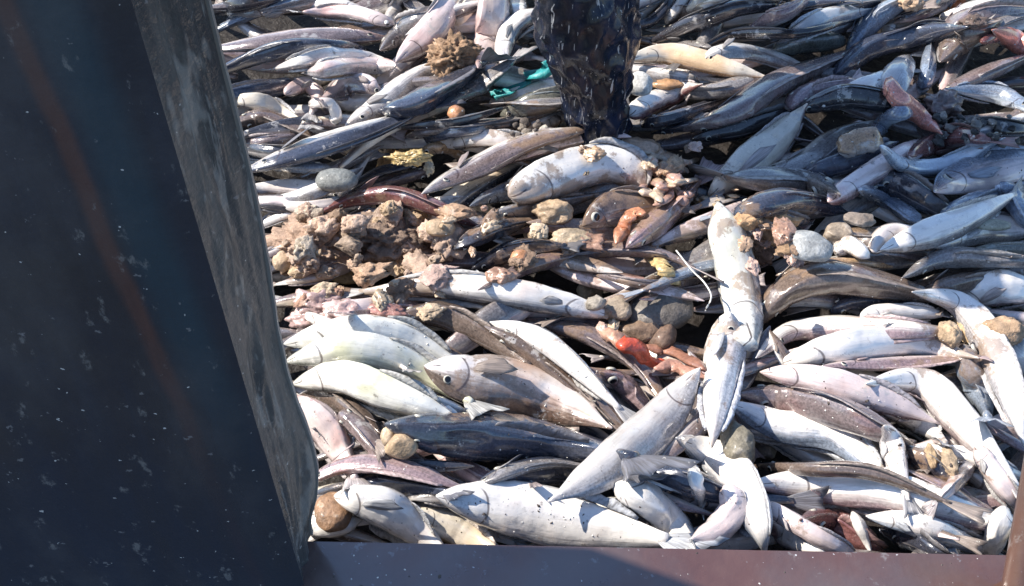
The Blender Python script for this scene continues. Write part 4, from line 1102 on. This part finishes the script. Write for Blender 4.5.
        for i, (x, y, w, h, c) in enumerate(((618, 310, 34, 26, (.34, .27, .20)), (640, 330, 46, 24, BRN), (664, 338, 30, 30, (.16, .10, .07)), (596, 304, 20, 16, (.3, .26, .21)))):
            lump('stone', x, y, w, h, c, ROCK, ['tan-brown stone left of the round flat one', 'brown broken stone below the round flat one', 'dark brown stone beside the upright white pair', 'small grey stone left of the tan-brown one'][i], 'stone', None, .3, 1.8, 3, .5, .8, 80 + i, .6)
        sc_ = random.Random(88)
        for k in range(70):
            t = sc_.random()
            x, y = sc_.choice([(580 + 120 * t, 140 + sc_.gauss(26, 16)), (735 + 70 * t, 205 + sc_.gauss(32, 16)), (585 + 110 * t, 285 + sc_.gauss(26, 14)), (430 + 170 * t, 205 + sc_.gauss(26, 16)), (280 + 160 * t, 282 + sc_.gauss(12, 10))])
            if 622 < x < 702 and 276 < y < 338: continue
            c = sc_.choice([(.46, .31, .20), (.40, .26, .17), (.52, .40, .28), (.34, .20, .14), (.24, .16, .11), (.52, .36, .30)]); s = sc_.choice([6, 8, 10, 13, 17, 22])
            near = min(LANDMARKS, key=lambda m: (m[0] - x) ** 2 + (m[1] - y) ** 2)
            lump('flesh_scrap', x, y, s * sc_.uniform(1, 2), s, c, FLESH if k % 2 else SPONGE, ('tiny ' if s < 8 else 'small ' if s < 11 else 'torn ') + ('whitish' if sum(c) > 1.15 else 'tan' if sum(c) > .9 else 'brown' if sum(c) > .6 else 'dark brown') + (' wet' if k % 2 else ' crumbly') + ' scrap ' + near[2], 'flesh scrap', 'torn scraps in the middle band', .75, 1.7, 4, .45, .55, 900 + k, .8, sc_.uniform(0, 3), .30)
    if stage == 'low':
        gut('innards', [(646, 346), (672, 352), (706, 370)], 14, (.28, .13, .085), 'red-brown strip of innards behind the red one', 'innards', None, .8, 91, .2, .35)
        gut('innards', [(570, 316), (592, 324), (612, 336), (640, 350)], 21, (.52, .30, .21), 'salmon pink strip of innards, upper left of the red one', 'innards', None, .6, 92, .25, .45)
        gut('innards', [(616, 344), (634, 348), (652, 362), (672, 368)], 20, (.62, .09, .04), 'bright red innards in the middle', 'innards', None, .9, 93, .5, .5)
        gut('innards', [(654, 368), (674, 366), (690, 372), (706, 378)], 13, (.48, .25, .18), 'pinkish innards at the foot of the upright white pair', 'innards', None, .9, 94, .3, .45)
        for i, (x, y, w, h, c) in enumerate(((402, 446, 42, 24, TAN), (388, 436, 20, 22, (.45, .34, .23)))):
            lump('stone', x, y, w, h, c, ROCK, ['angular tan stone at the nose of the biggest navy fish', 'small tan stone on the angular one'][i], 'stone', None, .2, 1.5, 3, .8, .9, 95 + i, .9)
        lump('clam_shell', 334, 512, 40, 40, (.26, .15, .085), ROCK, 'round brown shell at the foot of the casing', 'shell', None, .12, 1.2, 4, .3, .6, 98)
        for i, (x, y, w, h, c) in enumerate(((738, 442, 36, 42, (.17, .15, .11)), (766, 448, 26, 24, (.16, .14, .12)), (724, 428, 16, 12, (.36, .33, .24)))):
            lump('stone', x, y, w, h, c, ROCK, ['greenish brown stone right of the upright white pair', 'dark knobbly stone right of the greenish brown one', 'small pale stone on the greenish brown one'][i], 'stone', None, .25, 1.6, 4, .4, .85, 110 + i, .5)
        lump('stone', 612, 510, 38, 26, (.50, .48, .44), ROCK, 'whitish stone under the big silver fish', 'stone', None, .15, 1.3, 3, .7, .8, 115)
        lump('stone', 546, 492, 16, 11, (.62, .60, .57), ROCK, 'tiny white stone above the large silver-white fish', 'stone', None, .15, 1.3, 3, 1.0, .8, 116)
        for i, (x, y, w, h) in enumerate(((950, 334, 24, 26), (966, 330, 20, 30), (1006, 332, 40, 26), (932, 456, 12, 26), (950, 462, 16, 30))):
            lump('sponge', x, y, w, h, [TAN, (.48, .34, .2), (.40, .27, .17), (.38, .27, .16), (.40, .30, .20)][i], SPONGE,
                 ['tan lump left of the long arching white fish', 'yellowish lump touching the long arching white fish', 'tan lump at the right edge beside the arching fish', 'narrow tan lump in the dark hollow at the right', 'taller tan lump in the dark hollow at the right'][i], 'sponge', None, .3, 1.8, 4, .6, .85, 120 + i, .3, 0, .05)

# ---------------------------------------------------------------- build in order of height
add_done = set()
def stage_once(s):
    if s not in add_done:
        add_done.add(s)
        if s == 'wedge':
            for k in range(80): wedge(k)
        else: add_lumps(s)
for q in T:
    # lumps lie above the early layers and below the late ones
    if q[0] >= 6: stage_once('rubble')
    if q[0] >= 4: stage_once('wedge')
    if q[0] >= 8: stage_once('top'); stage_once('under')
    if q[0] >= 11: stage_once('mid')
    if q[0] >= 11: stage_once('low')
    lay_fish(q)
for s in ('wedge', 'rubble', 'top', 'under', 'mid', 'low'): stage_once(s)
# buried fish: those that show most from here stay single; the rest of the deep layer is one mass
bpy.context.view_layer.update()
_dg = bpy.context.evaluated_depsgraph_get()
_hit = {}
for _y in range(2, 560, 8):
    for _x in range(210, 1024, 8):
        ok, _l, _n, _i, ob, _m = scene.ray_cast(_dg, CAM, ray(_x, _y))
        if ok:
            nm = ob.parent.name if ob.parent else ob.name
            _hit[nm] = _hit.get(nm, 0) + 1
order = sorted(BURIED, key=lambda o: -_hit.get(o.name, 0))
n_wedge = 0
for o in WEDGED:
    if _hit.get(o.name, 0) == 0:
        for ch in list(o.children): bpy.data.objects.remove(ch)
        bpy.data.objects.remove(o)
    else: n_wedge += 1
KEEP = max(0, 296 - len(T) - n_wedge)
mass = {}
for k, o in enumerate(order):
    if k < KEEP and _hit.get(o.name, 0) > 0: continue
    key = o.data.materials[0].name
    mass.setdefault(key, []).append(o)
bm = bmesh.new(); mats = []
for key, obs in mass.items():
    for o in obs:
        n0 = len(bm.faces)
        me = o.data; me.transform(Matrix.Translation(o.location)); bm.from_mesh(me)
        bm.faces.ensure_lookup_table()
        for fc in bm.faces[n0:]: fc.material_index = len(mats)
        for ch in list(o.children): bpy.data.objects.remove(ch)
        bpy.data.objects.remove(o)
    mats.append(bpy.data.materials[key])
me = bpy.data.meshes.new('buried_fish_mass'); bm.to_mesh(me); bm.free()
for m in mats: me.materials.append(m)
o = link('buried_fish_mass', me); o.color = (.16, .135, .13, .5)
tag(o, 'mass of fish buried deep under the heap, seen only as dark gaps', 'fish', None, 'stuff')

# ---------------------------------------------------------------- the leg standing in the heap
pf = at(607, 122, 0.12)
leg = bpy.data.objects.new('person', None); col.objects.link(leg); leg.location = (pf.x, pf.y, 0.0)
m_leg, nt, ns, ln, bs = new_mat('wet_oilskin')
tc = N(nt, 'ShaderNodeTexCoord')
wr = noisen(nt, mapping(nt, tc.outputs['Object'], (1.4, 1.4, .55)), 16, 4, 0.6)
glint_streak = noisen(nt, mapping(nt, tc.outputs['Object'], (1, 1, .07)), 130, 3, 0.65)
c = mixc(nt, maprange(nt, wr, .4, .65), (0.007, 0.010, 0.018), (0.012, 0.018, 0.040))
c = mixc(nt, mathn(nt, 'MULTIPLY', maprange(nt, glint_streak, .63, .66), .8), c, (0.40, 0.41, 0.43))  # pale lines: scratches, and wet glints put into the colour
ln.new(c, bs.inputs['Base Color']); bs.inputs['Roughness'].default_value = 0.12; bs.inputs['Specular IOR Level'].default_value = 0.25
hf_ = noisen(nt, mapping(nt, tc.outputs['Object'], (1, 1, .5)), 55, 5, 0.7)
ln.new(bumpn(nt, hf_, .45, .004, bumpn(nt, wr, .4, .008)), bs.inputs['Normal'])
zt = 1.02
tp = at(584, 0, 0.46) - Vector((pf.x, pf.y, 0))     # where the leg leaves the frame, about shin height
lean = Vector((tp.x / tp.z, tp.y / tp.z, 1))
vs, fs, nseg, nr_ = [], [], 190, 80
for j in range(nseg + 1):
    z = zt * j / nseg
    c0 = Vector((lean.x * z, lean.y * z * 0.6, z))
    r = 0.070 + 0.03 * min(1, max(0, (z - .08) / .3)) + 0.012 * math.exp(-((z - .42) / .12) ** 2) + 0.02 * max(0, z - .5)
    for k in range(nr_):
        a = 2 * math.pi * k / nr_
        d = Vector((math.cos(a), math.sin(a), 0))
        fold = -0.026 * abs(noise.noise(Vector((d.x * 1.3 + z * 6, d.y * 1.3, z * 9)))) - 0.018 * abs(noise.noise(Vector((d.x * 2.6 - z * 9, d.y * 2.6, z * 17)))) + 0.010 * noise.noise(Vector((d.x * 1.6, d.y * 1.6, z * 7))) + 0.006 * noise.noise(Vector((d.x * 3 + 5, d.y * 3, z * 15 + d.x * 5))) + .004 * math.sin(z * 60 + 3 * math.sin(a * 2)) * max(0, 1 - z / .35)
        vs.append(c0 + d * (r + fold) * (1.0 if True else 1))
for j in range(nseg):
    for k in range(nr_): fs.append((j * nr_ + k, j * nr_ + (k + 1) % nr_, (j + 1) * nr_ + (k + 1) % nr_, (j + 1) * nr_ + k))
fs.append(tuple(range(nr_))[::-1]); fs.append(tuple(nseg * nr_ + k for k in range(nr_)))
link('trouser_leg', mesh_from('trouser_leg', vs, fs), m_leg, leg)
# boot foot, hidden in the heap
bp = [(0.0, 0.05, .05), (0, 0.0, .055), (-.01, -.07, .05), (-.015, -.14, .042), (-.015, -.19, .035)]
vs, fs = tube(bp, [.045, .056, .050, .045, .02], 16, True, .8)
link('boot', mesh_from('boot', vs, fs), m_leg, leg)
# the rest of the figure, above the frame: it shades the fish to the right
hip = Vector((lean.x * .98, lean.y * .6 * .98, .98)); mid = hip + Vector((-.02, .16, .06))
J = {'pelvis': (mid, .15), 'waist': (mid + Vector((0, -.02, .18)), .15), 'chest': (mid + Vector((0, -.06, .38)), .18), 'neck': (mid + Vector((0, -.10, .56)), .07), 'head': (mid + Vector((0, -.13, .66)), .095), 'crown': (mid + Vector((0, -.13, .76)), .085),
     'sh1': (mid + Vector((.19, -.06, .48)), .08), 'el1': (mid + Vector((.27, -.20, .24)), .058), 'wr1': (mid + Vector((.18, -.40, .16)), .045), 'sh2': (mid + Vector((-.19, -.04, .48)), .08), 'el2': (mid + Vector((-.30, -.10, .22)), .058), 'wr2': (mid + Vector((-.26, -.32, .12)), .045),
     'hip2': (mid + Vector((.06, .12, -.08)), .115), 'kn2': (mid + Vector((.12, .36, -.46)), .085), 'an2': (Vector((mid.x + .16, mid.y + .60, .12)), .07), 'hip1': (hip + Vector((0, 0, -.02)), .11)}
E = [('pelvis', 'waist'), ('waist', 'chest'), ('chest', 'neck'), ('neck', 'head'), ('head', 'crown'), ('chest', 'sh1'), ('sh1', 'el1'), ('el1', 'wr1'), ('chest', 'sh2'), ('sh2', 'el2'), ('el2', 'wr2'), ('pelvis', 'hip2'), ('hip2', 'kn2'), ('kn2', 'an2'), ('pelvis', 'hip1')]
kk = list(J)
me = bpy.data.meshes.new('body'); me.from_pydata([tuple(J[k][0]) for k in kk], [(kk.index(a), kk.index(b)) for a, b in E], [])
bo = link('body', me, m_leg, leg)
bo.modifiers.new('skin', 'SKIN'); bo.modifiers.new('smooth', 'SUBSURF').levels = 2
for k, sv in zip(kk, me.skin_vertices[0].data): sv.radius = (J[k][1], J[k][1]); sv.use_root = (k == 'pelvis')
vs, fs = [], []
for j in range(15):
    f_ = j / 14; z = .70 + .46 * f_; cx = mid.x * (.9 + .1 * f_); cy = mid.y - .01
    for k in range(40):
        a = 2 * math.pi * k / 40; rr_ = 1 + .05 * math.sin(a * 7 + 1) * (1 - f_)
        vs.append((cx + math.cos(a) * (.26 - .08 * f_) * rr_, cy + math.sin(a) * (.20 - .05 * f_) * rr_, z))
for j in range(14):
    for k in range(40): fs.append((j * 40 + k, j * 40 + (k + 1) % 40, j * 40 + 40 + (k + 1) % 40, j * 40 + 40 + k))
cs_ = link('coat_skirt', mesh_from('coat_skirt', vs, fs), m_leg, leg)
cs_.modifiers.new('cloth', 'SOLIDIFY').thickness = .006
tag(leg, 'leg of a person in wet dark navy oilskin trousers standing among the fish', 'person')

# ---------------------------------------------------------------- teal scrap, fishing line, tail flap
def strip(name, pts, wpx, mat, label, cat, thick=.004, lift=.02, seed=1):
    zs = .16; P = []
    q = catmull([Vector((a, b, 0)) for a, b in pts], 16)
    for v in q:
        p = at(v.x, v.y, .16); p = at(v.x, v.y, h_at(p.x, p.y) + lift); P.append(p)
    zmx = np.array([p.z for p in P]); zmx = np.maximum(zmx, np.polyval(np.polyfit(np.arange(16), zmx, 1), np.arange(16)) + .01)
    P = [at(v.x, v.y, float(z)) for v, z in zip(q, zmx)]
    base = P[8].copy(); vs, fs = [], []
    for i, p in enumerate(P):
        t = (P[min(i + 1, 15)] - P[max(i - 1, 0)]).normalized(); s = t.cross(Vector((0, 0, 1))).normalized()
        w = wpx * m_per_px(p) * .5 * (0.55 + .45 * math.sin(math.pi * (i + 1) / 17) + .12 * noise.noise(Vector((i * .7, seed, 0))))
        for b in range(7):
            g = b / 3 - 1
            z = .010 * noise.noise(Vector((i * .35, g * 1.5, seed))) + .006 * math.cos(g * 5 + i * .3)
            vs.append(p + s * (g * w) + Vector((0, 0, z)) - base)
    for i in range(15):
        for b in range(6): fs.append((i * 7 + b, i * 7 + b + 1, i * 7 + b + 8, i * 7 + b + 7))
    me = mesh_from(name, vs, fs)
    o = link(name, me, mat, None, base)
    sm = o.modifiers.new('thickness', 'SOLIDIFY'); sm.thickness = thick
    tag(o, label, cat); return o
m_teal = plain('teal_cloth', (0.03, 0.26, 0.26), .45, bump=(.6, .006), scale=60)
strip('cloth_scrap', [(494, 96), (522, 80), (562, 60)], 24, m_teal, 'teal scrap of netting cloth left of the standing leg', 'cloth', .003, .05, 2)
m_line = plain('pale_line', (.62, .60, .55), .4)
q = catmull([Vector((a, b, 0)) for a, b in ((676, 252), (692, 272), (704, 284), (711, 298), (705, 312))], 26)
P = []
for v in q:
    p = at(v.x, v.y, .2); P.append(at(v.x, v.y, max(h_at(p.x, p.y) + .012, .17)))
zsm = np.convolve(np.pad([p.z for p in P], 4, mode='edge'), np.ones(9) / 9, 'valid')
for p, zz in zip(P, zsm): p.z = float(zz) + .004
b0 = P[13].copy()
vs, fs = tube([p - b0 for p in P], [.0016] * 26, 8)
tag(link('fishing_line', mesh_from('fishing_line', vs, fs), m_line, None, b0), 'thin pale fishing line looping beside the upright white fish', 'line')

# ---------------------------------------------------------------- scales and grit stuck to the catch
bpy.context.view_layer.update()
_dg = bpy.context.evaluated_depsgraph_get()
rg = random.Random(77)
vs, fs, cs = [], [], []
for k in range(5200):
    px, py = rg.uniform(215, 1024), rg.uniform(0, 586)
    if py > 545 and rg.random() < .5: continue
    if noise.noise(Vector((px * .012, py * .016, 3.3))) + .5 * noise.noise(Vector((px * .05, py * .06, 1.3))) < rg.uniform(-.05, .5): continue
    ok, l, nn, i, ob, m = scene.ray_cast(_dg, CAM, ray(px, py))
    if not ok or ob.name.startswith(('steel', 'front', 'side', 'edge', 'shaft', 'foot', 'trouser')): continue
    s = rg.uniform(.0008, .0026) * (1.7 if rg.random() < .1 else 1)
    a = nn.orthogonal().normalized(); b = nn.cross(a); th = rg.uniform(0, 6.3)
    u_ = a * math.cos(th) + b * math.sin(th); v_ = nn.cross(u_)
    o_ = len(vs)
    ring = [l + u_ * (s * rg.uniform(.7, 1.4) * math.cos(t)) + v_ * (s * rg.uniform(.5, 1) * math.sin(t)) - nn * .0004 for t in (0, 1.26, 2.51, 3.77, 5.03)]
    vs += ring + [l + nn * s * rg.uniform(.3, .8)]
    w_ = 0 if rg.random() < .6 else 1
    for q_ in range(5): fs.append((o_ + q_, o_ + (q_ + 1) % 5, o_ + 5)); cs.append(w_)
me = mesh_from('scales_and_grit', vs, fs, False)
me.materials.append(plain('pale_scales', (.62, .60, .56), .4)); me.materials.append(plain('dark_grit', (.06, .045, .038), .6))
me.polygons.foreach_set('material_index', cs)
tag(link('scales_and_grit', me), 'loose pale scales and dark grit stuck all over the fish', 'grit', None, 'stuff')

# ---------------------------------------------------------------- look-alikes told apart by their order from the left
ORD = ['first', 'second', 'third', 'fourth', 'fifth', 'sixth', 'seventh', 'eighth', 'ninth', 'tenth', 'eleventh', 'twelfth', 'thirteenth', 'fourteenth', 'fifteenth', 'sixteenth', 'seventeenth', 'eighteenth', 'nineteenth', 'twentieth']
def screen_x(o):
    v = Vector(o.location) - CAM
    return v.dot(RGT) / v.dot(FWD)
same = {}
for o in col.objects:
    if o.parent is None and 'label' in o: same.setdefault(o['label'], []).append(o)
for lb, obs in same.items():
    n = len(obs)
    if n < 2 or n > 20: continue
    for k, o in enumerate(sorted(obs, key=screen_x)):
        w_ = ('left', 'right')[k] + ' one' if n == 2 else ('left', 'middle', 'right')[k] + ' one' if n == 3 else ORD[k] + ' from left'
        t_ = lb.replace('pale tan loop in the pile of innards right of centre', 'pale tan loop of innards right of centre').replace('half buried in the heap', 'half buried').replace('wedged in the heap', 'wedged')
        t_ = t_.replace(' crumbly rubble chunk', ' rubble chunk').replace('the middle of the rubble heap', 'its centre') + ', ' + w_
        if len(t_.replace('-', ' ').split()) <= 16: o['label'] = t_
